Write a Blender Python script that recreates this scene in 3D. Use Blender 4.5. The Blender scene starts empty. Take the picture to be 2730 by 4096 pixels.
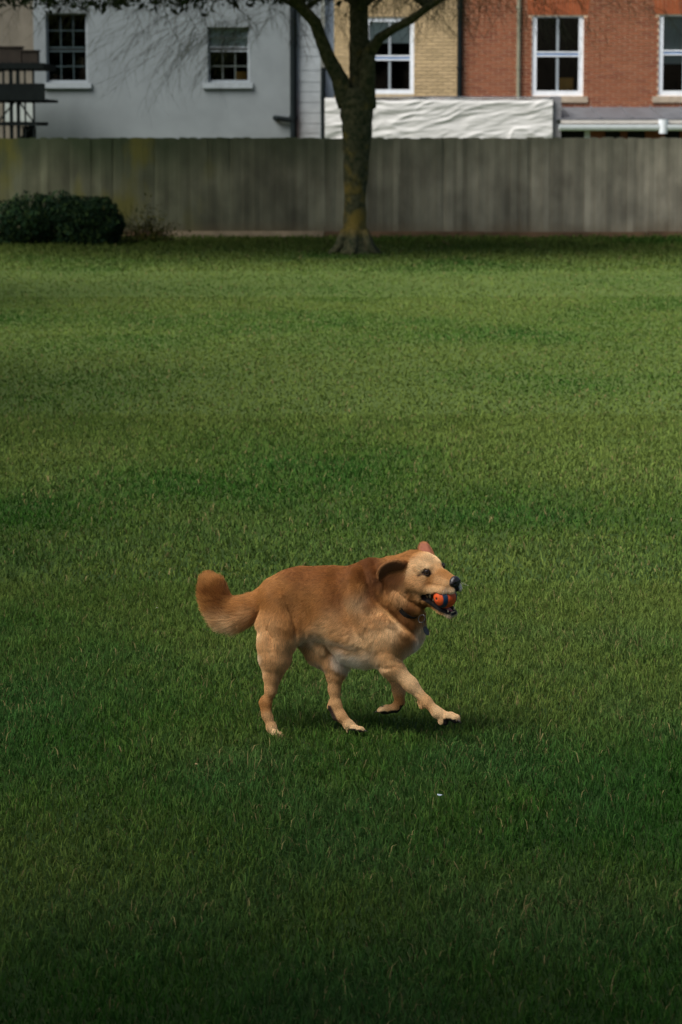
import bpy, math, random
import numpy as np
from mathutils import Vector, Matrix

random.seed(7)
RNG = np.random.default_rng(11)
C = bpy.context.scene.collection
SC = bpy.context.scene

# ------------------------------------------------------------------ camera
W_PX, H_PX, F_PX = 2730.0, 4096.0, 11378.0          # size of the photograph and its focal length in pixels
CAM_H = 2.03
PITCH = math.atan(1545.0 / F_PX)
RIGHT = np.array([1.0, 0, 0])
FWD = np.array([0, math.cos(PITCH), -math.sin(PITCH)])
UP = np.array([0, math.sin(PITCH), math.cos(PITCH)])
EYE = np.array([0, 0, CAM_H])

cam_data = bpy.data.cameras.new('camera')
cam = bpy.data.objects.new('camera', cam_data)
C.objects.link(cam)
cam.location = EYE
cam.rotation_euler = (math.pi / 2 - PITCH, 0, 0)
cam_data.sensor_fit = 'VERTICAL'
cam_data.sensor_height = 36.0
cam_data.lens = 100.0
cam_data.clip_end = 1000.0
cam_data.dof.use_dof = True
cam_data.dof.focus_distance = 9.5
cam_data.dof.aperture_fstop = 8.0
SC.camera = cam

# ------------------------------------------------------------------ light
SUN_EL, SUN_AZ = math.radians(52), math.radians(230)   # azimuth: direction the light comes FROM, clockwise from +Y
world = bpy.data.worlds.new('World')
SC.world = world
world.use_nodes = True
wn = world.node_tree
for n in list(wn.nodes):
    wn.nodes.remove(n)
w_out = wn.nodes.new('ShaderNodeOutputWorld')
w_bg = wn.nodes.new('ShaderNodeBackground')
w_sky = wn.nodes.new('ShaderNodeTexSky')
w_sky.sky_type = 'NISHITA'
w_sky.sun_disc = False
w_sky.sun_elevation = SUN_EL
w_sky.sun_rotation = SUN_AZ
w_sky.air_density = 1.0
w_sky.dust_density = 3.0
w_sky.ozone_density = 0.6
w_bg.inputs['Strength'].default_value = 0.025
wn.links.new(w_sky.outputs[0], w_bg.inputs[0])
wn.links.new(w_bg.outputs[0], w_out.inputs[0])

sun_data = bpy.data.lights.new('sun', 'SUN')
sun_data.energy = 1.5
sun_data.angle = math.radians(38)
sun_data.color = (1.0, 0.96, 0.90)
sun = bpy.data.objects.new('sun', sun_data)
C.objects.link(sun)
d_from = Vector((math.sin(SUN_AZ) * math.cos(SUN_EL), math.cos(SUN_AZ) * math.cos(SUN_EL), math.sin(SUN_EL)))
sun.rotation_euler = d_from.to_track_quat('Z', 'Y').to_euler()
sun.location = (0, -20, 30)

SC.render.engine = 'CYCLES'
SC.view_settings.view_transform = 'Standard'
SC.view_settings.look = 'None'
SC.view_settings.gamma = 1.0
SC.view_settings.use_curve_mapping = False
SC.view_settings.exposure = 2.25
SC.cycles.max_bounces = 6
SC.cycles.transparent_max_bounces = 8

# ------------------------------------------------------------------ helpers
def ray(px, py):
    return FWD + RIGHT * ((px - W_PX / 2) / F_PX) + UP * (-(py - H_PX / 2) / F_PX)

def at_y(px, py, Y):
    d = ray(px, py)
    return EYE + d * (Y / d[1])

def on_ground(px, py, z=0.0):
    d = ray(px, py)
    return EYE + d * ((z - CAM_H) / d[2])

ORG = {}

def thing(name, label, cat, loc, group=None):
    o = bpy.data.objects.new(name, None)
    o.empty_display_size = 0.1
    C.objects.link(o)
    o.location = loc
    o['label'] = label
    o['category'] = cat
    if group:
        o['group'] = group
    ORG[o.name] = np.array(loc, float)
    return o

def link(o, parent, kind=None, label=None, cat=None, group=None):
    C.objects.link(o)
    if parent is not None:
        o.parent = parent
        ORG[o.name] = ORG[parent.name]
    else:
        ORG[o.name] = np.zeros(3)
    if kind: o['kind'] = kind
    if label: o['label'] = label
    if cat: o['category'] = cat
    if group: o['group'] = group
    return o

def mesh_data(name, V, F, mat, smooth=False):
    me = bpy.data.meshes.new(name)
    V = np.asarray(V, float)
    if isinstance(F, np.ndarray) and F.ndim == 2:
        k = F.shape[1]
        me.vertices.add(len(V)); me.vertices.foreach_set('co', V.astype(np.float32).ravel())
        me.loops.add(F.size); me.loops.foreach_set('vertex_index', F.astype(np.int32).ravel())
        me.polygons.add(len(F)); me.polygons.foreach_set('loop_start', np.arange(0, F.size, k, dtype=np.int32))
        me.update(calc_edges=True)
        pass
    else:
        me.from_pydata([tuple(v) for v in V], [], [tuple(int(i) for i in f) for f in F])
        me.update()
    if mat is not None:
        me.materials.append(mat)
    if smooth:
        me.polygons.foreach_set('use_smooth', np.ones(len(me.polygons), bool))
    return me

def mesh_obj(name, V, F, mat, parent=None, smooth=False, kind=None, label=None, cat=None, group=None):
    """V in world coordinates; the object's own origin is that of its thing."""
    org = ORG[parent.name] if parent is not None else np.zeros(3)
    me = mesh_data(name, np.asarray(V, float) - org, F, mat, smooth)
    o = bpy.data.objects.new(name, me)
    return link(o, parent, kind, label, cat, group)

class Geo:
    def __init__(self):
        self.V = []; self.F = []
    def add(self, V, F):
        b = len(self.V)
        self.V += [tuple(v) for v in V]
        self.F += [tuple(i + b for i in f) for f in F]
        return self
    def box(self, x0, x1, y0, y1, z0, z1):
        V = [(x0, y0, z0), (x1, y0, z0), (x1, y1, z0), (x0, y1, z0), (x0, y0, z1), (x1, y0, z1), (x1, y1, z1), (x0, y1, z1)]
        F = [(0, 3, 2, 1), (4, 5, 6, 7), (0, 1, 5, 4), (1, 2, 6, 5), (2, 3, 7, 6), (3, 0, 4, 7)]
        return self.add(V, F)
    def tube(self, pts, rad, n=10, cap=True, wob=0.0):
        pts = [np.asarray(p, float) for p in pts]
        rings = []
        up = np.array([0.13, 0.97, 0.2])
        V = []
        for i, p in enumerate(pts):
            t = pts[min(i + 1, len(pts) - 1)] - pts[max(i - 1, 0)]
            t = t / (np.linalg.norm(t) + 1e-9)
            a = np.cross(up, t)
            if np.linalg.norm(a) < 1e-3: a = np.cross(np.array([1.0, 0, 0]), t)
            a /= np.linalg.norm(a); b = np.cross(t, a)
            for k in range(n):
                an = 2 * math.pi * k / n
                r = rad[i] * (1 + wob * (random.random() - 0.5))
                V.append(p + (a * math.cos(an) + b * math.sin(an)) * r)
        F = []
        for i in range(len(pts) - 1):
            for k in range(n):
                k2 = (k + 1) % n
                F.append((i * n + k, i * n + k2, (i + 1) * n + k2, (i + 1) * n + k))
        if cap:
            F.append(tuple(range(n - 1, -1, -1)))
            F.append(tuple((len(pts) - 1) * n + k for k in range(n)))
        return self.add(V, F)
    def obj(self, name, mat, parent=None, **kw):
        return mesh_obj(name, np.array(self.V), self.F, mat, parent, **kw)

def _hash(ix, iy, iz, seed):
    h = (ix * 374761393 + iy * 668265263 + iz * 2147483647 + seed * 974711) & 0xFFFFFFFF
    h = ((h ^ (h >> 13)) * 1274126177) & 0xFFFFFFFF
    h = (h ^ (h >> 16)) & 0xFFFFFF
    return h / float(0xFFFFFF)

def noise3(P, seed=0):
    P = np.asarray(P, float)
    i = np.floor(P).astype(np.int64)
    f = P - i
    f = f * f * (3 - 2 * f)
    out = 0
    for dx in (0, 1):
        for dy in (0, 1):
            for dz in (0, 1):
                w = (f[:, 0] if dx else 1 - f[:, 0]) * (f[:, 1] if dy else 1 - f[:, 1]) * (f[:, 2] if dz else 1 - f[:, 2])
                out = out + w * _hash(i[:, 0] + dx, i[:, 1] + dy, i[:, 2] + dz, seed)
    return out

def fbm(P, seed=0, octs=3):
    P = np.asarray(P, float)
    v = 0; a = 0.5; s = 0
    for o in range(octs):
        v = v + a * noise3(P * (2.03 ** o), seed + o * 17); s += a; a *= 0.55
    return v / s

# ------------------------------------------------------------------ materials
def mat_new(name):
    m = bpy.data.materials.new(name)
    m.use_nodes = True
    nt = m.node_tree
    b = nt.nodes['Principled BSDF']
    return m, nt, b

def mat_plain(name, col, rough=0.7, spec=0.4, metal=0.0, var=0.15, scale=6.0, bump=0.0, stretch=(1, 1, 1)):
    """base colour broken up by two noises, optional fine relief"""
    m, nt, b = mat_new(name)
    tc = nt.nodes.new('ShaderNodeTexCoord')
    mp = nt.nodes.new('ShaderNodeMapping'); mp.inputs['Scale'].default_value = stretch
    nz = nt.nodes.new('ShaderNodeTexNoise'); nz.inputs['Scale'].default_value = scale; nz.inputs['Detail'].default_value = 6
    rp = nt.nodes.new('ShaderNodeMapRange')
    rp.inputs['From Min'].default_value = 0.3; rp.inputs['From Max'].default_value = 0.7
    rp.inputs['To Min'].default_value = 1 - var; rp.inputs['To Max'].default_value = 1 + var
    mx = nt.nodes.new('ShaderNodeMix'); mx.data_type = 'RGBA'; mx.blend_type = 'MULTIPLY'; mx.inputs[0].default_value = 1
    mx.inputs[6].default_value = (*col, 1)
    nt.links.new(tc.outputs['Object'], mp.inputs[0]); nt.links.new(mp.outputs[0], nz.inputs[0])
    nt.links.new(nz.outputs[0], rp.inputs[0]); nt.links.new(rp.outputs[0], mx.inputs[7])
    nt.links.new(mx.outputs[2], b.inputs['Base Color'])
    b.inputs['Roughness'].default_value = rough
    b.inputs['Specular IOR Level'].default_value = spec
    b.inputs['Metallic'].default_value = metal
    if bump:
        bp = nt.nodes.new('ShaderNodeBump'); bp.inputs['Strength'].default_value = bump; bp.inputs['Distance'].default_value = 0.01
        nt.links.new(nz.outputs[0], bp.inputs['Height']); nt.links.new(bp.outputs[0], b.inputs['Normal'])
    return m

def mat_attr(name, attr='col', rough=0.8, spec=0.3, trans=0.0):
    m, nt, b = mat_new(name)
    a = nt.nodes.new('ShaderNodeAttribute'); a.attribute_name = attr
    nt.links.new(a.outputs['Color'], b.inputs['Base Color'])
    b.inputs['Roughness'].default_value = rough
    b.inputs['Specular IOR Level'].default_value = spec
    if trans:
        tr = nt.nodes.new('ShaderNodeBsdfTranslucent')
        mxs = nt.nodes.new('ShaderNodeMixShader'); mxs.inputs[0].default_value = trans
        nt.links.new(a.outputs['Color'], tr.inputs[0])
        nt.links.new(b.outputs[0], mxs.inputs[1]); nt.links.new(tr.outputs[0], mxs.inputs[2])
        nt.links.new(mxs.outputs[0], nt.nodes['Material Output'].inputs[0])
    return m

def mat_brick(name, cols):
    m, nt, b = mat_new(name)
    oi = nt.nodes.new('ShaderNodeObjectInfo'); ge = nt.nodes.new('ShaderNodeNewGeometry')
    ad = nt.nodes.new('ShaderNodeMath'); ad.operation = 'ADD'
    fr = nt.nodes.new('ShaderNodeMath'); fr.operation = 'FRACT'
    nt.links.new(oi.outputs['Random'], ad.inputs[0]); nt.links.new(ge.outputs['Random Per Island'], ad.inputs[1])
    nt.links.new(ad.outputs[0], fr.inputs[0])
    cr = nt.nodes.new('ShaderNodeValToRGB')
    while len(cr.color_ramp.elements) < len(cols): cr.color_ramp.elements.new(0.5)
    for i, c in enumerate(cols):
        cr.color_ramp.elements[i].position = i / (len(cols) - 1); cr.color_ramp.elements[i].color = (*c, 1)
    nt.links.new(fr.outputs[0], cr.inputs[0])
    nz = nt.nodes.new('ShaderNodeTexNoise'); nz.inputs['Scale'].default_value = 25; nz.inputs['Detail'].default_value = 5
    tc = nt.nodes.new('ShaderNodeTexCoord'); nt.links.new(tc.outputs['Object'], nz.inputs[0])
    rp = nt.nodes.new('ShaderNodeMapRange'); rp.inputs['To Min'].default_value = 0.75; rp.inputs['To Max'].default_value = 1.25
    nt.links.new(nz.outputs[0], rp.inputs[0])
    mx = nt.nodes.new('ShaderNodeMix'); mx.data_type = 'RGBA'; mx.blend_type = 'MULTIPLY'; mx.inputs[0].default_value = 1
    nt.links.new(cr.outputs[0], mx.inputs[6]); nt.links.new(rp.outputs[0], mx.inputs[7])
    nt.links.new(mx.outputs[2], b.inputs['Base Color'])
    b.inputs['Roughness'].default_value = 0.9; b.inputs['Specular IOR Level'].default_value = 0.2
    return m

def mat_glass(name):
    m, nt, b = mat_new(name)
    nt.nodes.remove(b)
    tr = nt.nodes.new('ShaderNodeBsdfTransparent'); tr.inputs[0].default_value = (0.75, 0.8, 0.8, 1)
    gl = nt.nodes.new('ShaderNodeBsdfGlossy'); gl.inputs['Roughness'].default_value = 0.03
    fz = nt.nodes.new('ShaderNodeFresnel'); fz.inputs[0].default_value = 1.35
    ms = nt.nodes.new('ShaderNodeMixShader')
    nt.links.new(fz.outputs[0], ms.inputs[0]); nt.links.new(tr.outputs[0], ms.inputs[1]); nt.links.new(gl.outputs[0], ms.inputs[2])
    nt.links.new(ms.outputs[0], nt.nodes['Material Output'].inputs[0])
    return m

M = {}
M['render_grey'] = mat_plain('pale_grey_paint', (0.142, 0.163, 0.172), 0.85, 0.2, var=0.08, scale=2.0, bump=0.1)
M['block_grey'] = mat_plain('pale_grey_blockwork', (0.23, 0.255, 0.27), 0.85, 0.2, var=0.12, scale=4.0, bump=0.15)
M['beige'] = mat_plain('beige_render', (0.11, 0.10, 0.08), 0.9, 0.2, var=0.15, scale=3.0, bump=0.1)
M['white_paint'] = mat_plain('white_gloss_paint', (0.58, 0.62, 0.66), 0.4, 0.5, var=0.06, scale=8)
M['grey_paint'] = mat_plain('grey_white_paint', (0.205, 0.235, 0.255), 0.5, 0.4, var=0.08, scale=8)
M['thin_bar'] = mat_plain('dull_glazing_bar', (0.018, 0.034, 0.038), 0.5, 0.4, var=0.08, scale=8)
M['blue_trim'] = mat_plain('blue_trim', (0.03, 0.13, 0.33), 0.4, 0.5, var=0.06, scale=8)
M['stone'] = mat_plain('stone_sill', (0.30, 0.25, 0.19), 0.9, 0.2, var=0.2, scale=10, bump=0.2)
M['lead'] = mat_plain('lead_sheet', (0.085, 0.09, 0.10), 0.55, 0.4, var=0.25, scale=4)
M['black'] = mat_plain('black_pipe_paint', (0.005, 0.008, 0.009), 0.8, 0.08, var=0.2, scale=8)
M['dark_steel'] = mat_plain('dark_steel', (0.005, 0.007, 0.007), 0.9, 0.05, var=0.2, scale=8)
M['green_pipe'] = mat_plain('green_grey_pipe', (0.16, 0.155, 0.11), 0.6, 0.3, var=0.15, scale=8)
M['mortar_red'] = mat_plain('mortar', (0.62, 0.45, 0.31), 0.95, 0.1, var=0.15, scale=12)
M['mortar_buff'] = mat_plain('buff_mortar', (0.34, 0.28, 0.185), 0.95, 0.1, var=0.15, scale=12)
M['brick_red'] = mat_brick('red_brick', [(0.185, 0.065, 0.032), (0.21, 0.076, 0.037), (0.16, 0.056, 0.030), (0.22, 0.084, 0.042), (0.18, 0.066, 0.033)])
M['brick_arch'] = mat_brick('rubbed_brick', [(0.21, 0.058, 0.022), (0.245, 0.068, 0.025), (0.18, 0.05, 0.02)])
M['brick_buff'] = mat_brick('buff_brick', [(0.34, 0.255, 0.14), (0.38, 0.285, 0.16), (0.29, 0.22, 0.12), (0.40, 0.30, 0.165)])
M['room'] = mat_plain('dark_room', (0.012, 0.012, 0.013), 0.9, 0.1)
M['blind'] = mat_plain('pale_blind', (0.55, 0.60, 0.58), 0.8, 0.2, var=0.08, scale=3)
M['blind_grey'] = mat_plain('grey_blind', (0.25, 0.28, 0.27), 0.8, 0.2, var=0.08, scale=3)
M['ochre'] = mat_plain('ochre_fabric', (0.42, 0.22, 0.05), 0.9, 0.2, var=0.2)
M['glass'] = mat_glass('window_glass')
M['roof'] = mat_plain('slate_roof', (0.08, 0.08, 0.085), 0.8, 0.3, var=0.25, scale=8)
M['plastic'] = mat_plain('white_plastic_sheeting', (0.45, 0.45, 0.44), 0.6, 0.5, var=0.05, scale=3)

# ------------------------------------------------------------------ setting: the ground
def build_ground():
    m, nt, b = mat_new('lawn_soil')
    tc = nt.nodes.new('ShaderNodeTexCoord')
    n1 = nt.nodes.new('ShaderNodeTexNoise'); n1.inputs['Scale'].default_value = 1.1; n1.inputs['Detail'].default_value = 8
    n2 = nt.nodes.new('ShaderNodeTexNoise'); n2.inputs['Scale'].default_value = 60; n2.inputs['Detail'].default_value = 4
    for n in (n1, n2): nt.links.new(tc.outputs['Object'], n.inputs[0])
    cr = nt.nodes.new('ShaderNodeValToRGB')
    cr.color_ramp.elements[0].position = 0.3; cr.color_ramp.elements[0].color = (0.016, 0.040, 0.009, 1)
    cr.color_ramp.elements[1].position = 0.7; cr.color_ramp.elements[1].color = (0.034, 0.060, 0.014, 1)
    nt.links.new(n1.outputs[0], cr.inputs[0])
    mx = nt.nodes.new('ShaderNodeMix'); mx.data_type = 'RGBA'; mx.blend_type = 'MULTIPLY'; mx.inputs[0].default_value = 1
    rp = nt.nodes.new('ShaderNodeMapRange'); rp.inputs['To Min'].default_value = 0.5; rp.inputs['To Max'].default_value = 1.5
    nt.links.new(n2.outputs[0], rp.inputs[0]); nt.links.new(cr.outputs[0], mx.inputs[6]); nt.links.new(rp.outputs[0], mx.inputs[7])
    # ground colour blends towards the blade green farther out
    sp = nt.nodes.new('ShaderNodeSeparateXYZ'); nt.links.new(tc.outputs['Object'], sp.inputs[0])
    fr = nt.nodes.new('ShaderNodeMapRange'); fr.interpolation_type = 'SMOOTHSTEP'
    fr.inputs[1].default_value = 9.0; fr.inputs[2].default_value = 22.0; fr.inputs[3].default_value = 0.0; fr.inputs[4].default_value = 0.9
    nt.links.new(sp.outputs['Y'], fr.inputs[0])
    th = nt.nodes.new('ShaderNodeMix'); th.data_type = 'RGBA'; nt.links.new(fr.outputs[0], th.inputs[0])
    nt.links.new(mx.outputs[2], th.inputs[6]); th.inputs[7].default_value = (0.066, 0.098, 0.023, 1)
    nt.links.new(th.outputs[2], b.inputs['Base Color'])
    b.inputs['Roughness'].default_value = 1.0; b.inputs['Specular IOR Level'].default_value = 0.1
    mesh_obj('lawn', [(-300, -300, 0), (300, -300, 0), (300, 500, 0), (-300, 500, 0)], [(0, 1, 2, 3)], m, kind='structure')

build_ground()

def blades(n, y0, y1, half0, half1, h_lo, h_hi, w_lo, w_hi, seed, outer=0.0):
    """n grass blades spread over a trapezium of lawn; returns vertices, quads+tips as triangles, colours per vertex"""
    rng = np.random.default_rng(seed)
    s = np.sqrt(rng.random(n) * ((half1 / half0) ** 2 - 1) + 1) if half1 > half0 * 1.01 else None
    if s is None:
        y = y0 + (y1 - y0) * rng.random(n)
    else:
        y = y0 + (y1 - y0) * (s - 1) / (half1 / half0 - 1)
    lush = h_hi > 0.1                         # the uncut strip thickens towards the fence
    if lush: y = y1 - (y1 - y0) * rng.random(n) ** 1.9
    near_f = np.clip((y - y0) / (y1 - y0), 0, 1) if lush else np.ones(n)
    hw = half0 + (half1 - half0) * (y - y0) / (y1 - y0)
    x = (rng.random(n) * 2 - 1) * hw
    if outer:                             # two strips outside the core trapezium
        x = np.sign(x) * (hw + outer * rng.random(n) ** 1.2)
    P0 = np.stack([x, y, np.zeros(n)], 1)
    big = fbm(np.stack([x * 0.55, y * 0.40, x * 0], 1), 3, 3)
    mid = fbm(np.stack([x * 2.6, y * 1.7, x * 0 + 5], 1), 9, 3)
    fine = fbm(np.stack([x * 14, y * 9, x * 0 + 9], 1), 21, 2)
    hgt = (h_lo + (h_hi - h_lo) * rng.random(n) ** 1.6) * (0.55 + 0.9 * fine) * (0.7 + 0.6 * mid)
    if lush: hgt = hgt * (0.25 + 0.75 * near_f)
    wid = w_lo + (w_hi - w_lo) * rng.random(n)
    az = rng.random(n) * 2 * np.pi + 2.5 * (mid - 0.5)
    lean = 0.35 + 0.85 * rng.random(n) ** 0.8
    dirv = np.stack([np.cos(az), np.sin(az), np.zeros(n)], 1)
    tw = rng.random(n) * np.pi
    side = np.stack([np.cos(tw), np.sin(tw), np.zeros(n)], 1)
    up = np.array([0, 0, 1.0])
    m1 = P0 + up * (hgt * 0.6)[:, None] + dirv * (hgt * 0.28 * lean)[:, None]
    tip = P0 + up * (hgt * (1.0 - 0.35 * lean))[:, None] + dirv * (hgt * 0.85 * lean)[:, None]
    w2 = (wid * 0.5)[:, None]
    V = np.stack([P0 - side * w2, P0 + side * w2, m1 + side * w2 * 0.8, m1 - side * w2 * 0.8, tip], 1).reshape(-1, 3)
    b = (np.arange(n) * 5)[:, None]
    F = np.concatenate([b + np.array([[0, 1, 2]]), b + np.array([[0, 2, 3]]), b + np.array([[3, 2, 4]])], 0)
    # colour: three greens mixed by soft patches, a little straw
    g1 = np.array([0.028, 0.086, 0.012]); g2 = np.array([0.112, 0.156, 0.033]); g3 = np.array([0.032, 0.080, 0.026]); straw = np.array([0.17, 0.145, 0.06])
    far_f = np.clip((y - 8.5) / 9.0, 0, 1)          # blades turn paler and yellower with distance
    a = np.clip((big - 0.5) * 2.2 + 0.0 + 0.85 * far_f + (rng.random(n) - 0.5) * 0.6, 0, 1)[:, None]
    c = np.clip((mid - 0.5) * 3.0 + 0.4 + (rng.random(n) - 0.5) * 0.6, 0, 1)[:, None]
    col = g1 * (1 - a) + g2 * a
    c = c * (1 - 0.6 * far_f[:, None])
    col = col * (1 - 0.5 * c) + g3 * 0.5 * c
    st = (rng.random(n) < 0.03 + 0.05 * np.clip((mid - 0.55) * 6, 0, 1))[:, None]
    col = np.where(st, straw, col)
    vr = 0.75 if y1 < 13 else (0.5 if y1 < 21 else 0.22)
    if y0 > 18: mid = 0.5 + (mid - 0.5) * 0.6; fine = 0.5 + (fine - 0.5) * 0.4
    col = col * (1 - vr / 2 + vr * rng.random(n))[:, None] * (0.62 + 0.38 * mid + 0.38 * fine)[:, None]
    if h_hi > 0.1:                        # long uncut strip by the fence: tree shade put into its green
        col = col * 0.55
    col = np.repeat(col, 5, 0)
    return V, F, col

def build_grass():
    hw = lambda y: 0.125 * y + 0.45
    sets = [(300000, 5.0, 12.5, hw(5.0), hw(12.5), 0.018, 0.054, 0.0020, 0.0038, 1),
            (130000, 12.5, 20.0, hw(12.5), hw(20.0), 0.018, 0.048, 0.004, 0.008, 2),
            (110000, 20.0, 34.0, hw(20.0), hw(34.0), 0.014, 0.032, 0.008, 0.015, 3),
            (60000, 34.0, 51.1, hw(34.0), hw(51.1), 0.012, 0.028, 0.012, 0.022, 4),
            (95000, 5.0, 12.5, hw(5.0), hw(12.5), 0.018, 0.054, 0.0030, 0.0055, 11, 1.7),
            (45000, 12.5, 20.0, hw(12.5), hw(20.0), 0.018, 0.048, 0.005, 0.010, 12, 1.8),
            (34000, 20.0, 34.0, hw(20.0), hw(34.0), 0.014, 0.032, 0.010, 0.018, 13, 2.2),
            (20000, 34.0, 51.1, hw(34.0), hw(51.1), 0.012, 0.028, 0.014, 0.026, 14, 2.6),
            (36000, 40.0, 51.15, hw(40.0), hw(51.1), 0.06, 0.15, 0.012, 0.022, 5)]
    Vs, Fs, Cs = [], [], []; b = 0
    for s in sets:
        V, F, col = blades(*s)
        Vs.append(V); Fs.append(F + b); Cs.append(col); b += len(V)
    V = np.concatenate(Vs); F = np.concatenate(Fs); col = np.concatenate(Cs)
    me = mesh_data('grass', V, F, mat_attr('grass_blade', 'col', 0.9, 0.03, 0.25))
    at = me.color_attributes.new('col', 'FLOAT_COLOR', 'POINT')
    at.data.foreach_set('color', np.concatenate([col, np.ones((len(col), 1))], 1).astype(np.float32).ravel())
    o = bpy.data.objects.new('grass', me)
    link(o, None, kind='stuff', label='short mown green grass covering the whole park lawn', cat='grass')

build_grass()

# ------------------------------------------------------------------ fence along the back of the lawn
Y_FENCE, Y_HOUSE, Y_EXT = 51.3, 60.2, 57.6

def fence_material():
    m, nt, b = mat_new('weathered_fence_wood')
    N, L = nt.nodes, nt.links
    tc = N.new('ShaderNodeTexCoord'); oi = N.new('ShaderNodeObjectInfo'); geo = N.new('ShaderNodeNewGeometry')
    sep = N.new('ShaderNodeSeparateXYZ'); L.new(geo.outputs['Position'], sep.inputs[0])
    def noise(scale, stretch, det=5):
        mp = N.new('ShaderNodeMapping'); mp.inputs['Scale'].default_value = stretch
        nz = N.new('ShaderNodeTexNoise'); nz.inputs['Scale'].default_value = scale; nz.inputs['Detail'].default_value = det
        L.new(geo.outputs['Position'], mp.inputs[0]); L.new(mp.outputs[0], nz.inputs[0]); return nz.outputs[0]
    def mrange(src, a, c, d, e):
        r = N.new('ShaderNodeMapRange'); r.inputs[1].default_value = a; r.inputs[2].default_value = c; r.inputs[3].default_value = d; r.inputs[4].default_value = e
        L.new(src, r.inputs[0]); return r.outputs[0]
    def mix(f, a, c, mode='MIX'):
        x = N.new('ShaderNodeMix'); x.data_type = 'RGBA'; x.blend_type = mode
        if isinstance(f, float): x.inputs[0].default_value = f
        else: L.new(f, x.inputs[0])
        for i, v in ((6, a), (7, c)):
            if isinstance(v, tuple): x.inputs[i].default_value = (*v, 1)
            else: L.new(v, x.inputs[i])
        return x.outputs[2]
    def math_(op, a, c):
        x = N.new('ShaderNodeMath'); x.operation = op
        for i, v in ((0, a), (1, c)):
            if isinstance(v, float): x.inputs[i].default_value = v
            else: L.new(v, x.inputs[i])
        return x.outputs[0]
    grain = noise(9, (1, 1, 0.05)); patch = noise(0.7, (1, 1, 0.7)); patch2 = noise(1.3, (1, 1, 0.5))
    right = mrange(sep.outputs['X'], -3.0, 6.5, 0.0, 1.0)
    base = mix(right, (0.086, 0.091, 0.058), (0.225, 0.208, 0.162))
    base = mix(1.0, base, mrange(grain, 0.3, 0.7, 0.84, 1.14), 'MULTIPLY')
    base = mix(1.0, base, mrange(oi.outputs['Random'], 0, 1, 0.76, 1.22), 'MULTIPLY')
    mott = noise(2.6, (1, 1, 0.55), 6)
    base = mix(1.0, base, mrange(mott, 0.34, 0.68, 0.70, 1.30), 'MULTIPLY')
    # green algae creeping down from the top, strongest on the left
    hi = mrange(math_('ADD', sep.outputs['Z'], math_('MULTIPLY', patch, 1.6)), 1.75, 2.55, 0.0, 0.9)
    hi = math_('MULTIPLY', hi, mrange(sep.outputs['X'], -4.0, 6.0, 1.0, 0.35))
    base = mix(hi, base, (0.020, 0.032, 0.014))
    # yellow lichen patches on the left boards
    ly = math_('MULTIPLY', mrange(patch2, 0.56, 0.68, 0.0, 0.75), mrange(sep.outputs['X'], -3.5, -1.5, 1.0, 0.0))
    base = mix(ly, base, (0.085, 0.080, 0.012))
    # earthy splash-back along the foot
    low = mrange(math_('ADD', sep.outputs['Z'], math_('MULTIPLY', patch2, 0.3)), 0.16, 0.5, 0.75, 0.0)
    base = mix(low, base, (0.11, 0.080, 0.045))
    L.new(base, b.inputs['Base Color'])
    b.inputs['Roughness'].default_value = 0.9; b.inputs['Specular IOR Level'].default_value = 0.15
    bp = N.new('ShaderNodeBump'); bp.inputs['Strength'].default_value = 0.35; bp.inputs['Distance'].default_value = 0.01
    L.new(grain, bp.inputs['Height']); L.new(bp.outputs[0], b.inputs['Normal'])
    return m

def build_fence():
    M['fence'] = fence_material()
    M['gravel_board'] = mat_plain('pale_gravel_board', (0.21, 0.165, 0.11), 0.9, 0.2, var=0.3, scale=2.5)
    M['gravel_dark'] = mat_plain('dark_gravel_board', (0.09, 0.055, 0.03), 0.9, 0.2, var=0.35, scale=2.5)
    root = thing('fence', 'tall weathered closeboard fence running behind the tree and bush', 'fence', (0, Y_FENCE, 0))
    # feather-edged board: thick edge on one side, thin on the other
    pitch, wid = 0.0955, 0.118
    shapes = []
    for k in range(5):
        top = 1.815 + 0.006 * math.sin(k * 2.1)
        g = Geo()
        y0, y1 = -0.020, -0.006
        V = [(0, y0, 0.11), (wid, y1, 0.11), (wid, 0.0, 0.11), (0, 0.0, 0.11), (0, y0, top), (wid, y1, top - 0.003), (wid, 0, top - 0.003), (0, 0, top)]
        F = [(0, 3, 2, 1), (4, 5, 6, 7), (0, 1, 5, 4), (1, 2, 6, 5), (2, 3, 7, 6), (3, 0, 4, 7)]
        g.add(V, F)
        shapes.append(mesh_data('plank', g.V, g.F, M['fence']))
    n = 188
    for i in range(n):
        o = bpy.data.objects.new('plank', shapes[i % 5])
        x = -9.0 + i * pitch
        o.location = (x, 0.011 * (i % 2) + random.uniform(-.002, .002) - (x + 9) * 0.0, random.uniform(-0.012, 0.012))
        o.rotation_euler = (random.uniform(-.004, .004), random.uniform(-.004, .004), 0)
        link(o, root)
    x = -9.0
    k = 0
    while x < 8.9:
        w = 2.9
        g = Geo().box(x, x + w - 0.012, Y_FENCE - 0.032, Y_FENCE - 0.002, 0.0, 0.15 + random.uniform(-.01, .01))
        g.obj('gravel_board', M['gravel_board'] if -4.2 < x < -0.3 else M['gravel_dark'], root)
        g = Geo().box(x - 0.06, x + 0.04, Y_FENCE + 0.07, Y_FENCE + 0.17, 0.0, 1.75)
        g.obj('post', M['fence'], root)
        x += w; k += 1
    for z in (0.35, 0.95, 1.55):
        Geo().box(-9, 8.95, Y_FENCE + 0.025, Y_FENCE + 0.068, z, z + 0.08).obj('rail', M['fence'], root)

build_fence()

# ------------------------------------------------------------------ houses behind the fence
def X(px, Y=Y_HOUSE): return at_y(px, 300, Y)[0]
def Z(py, Y=Y_HOUSE): return at_y(1365, py, Y)[2]

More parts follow.
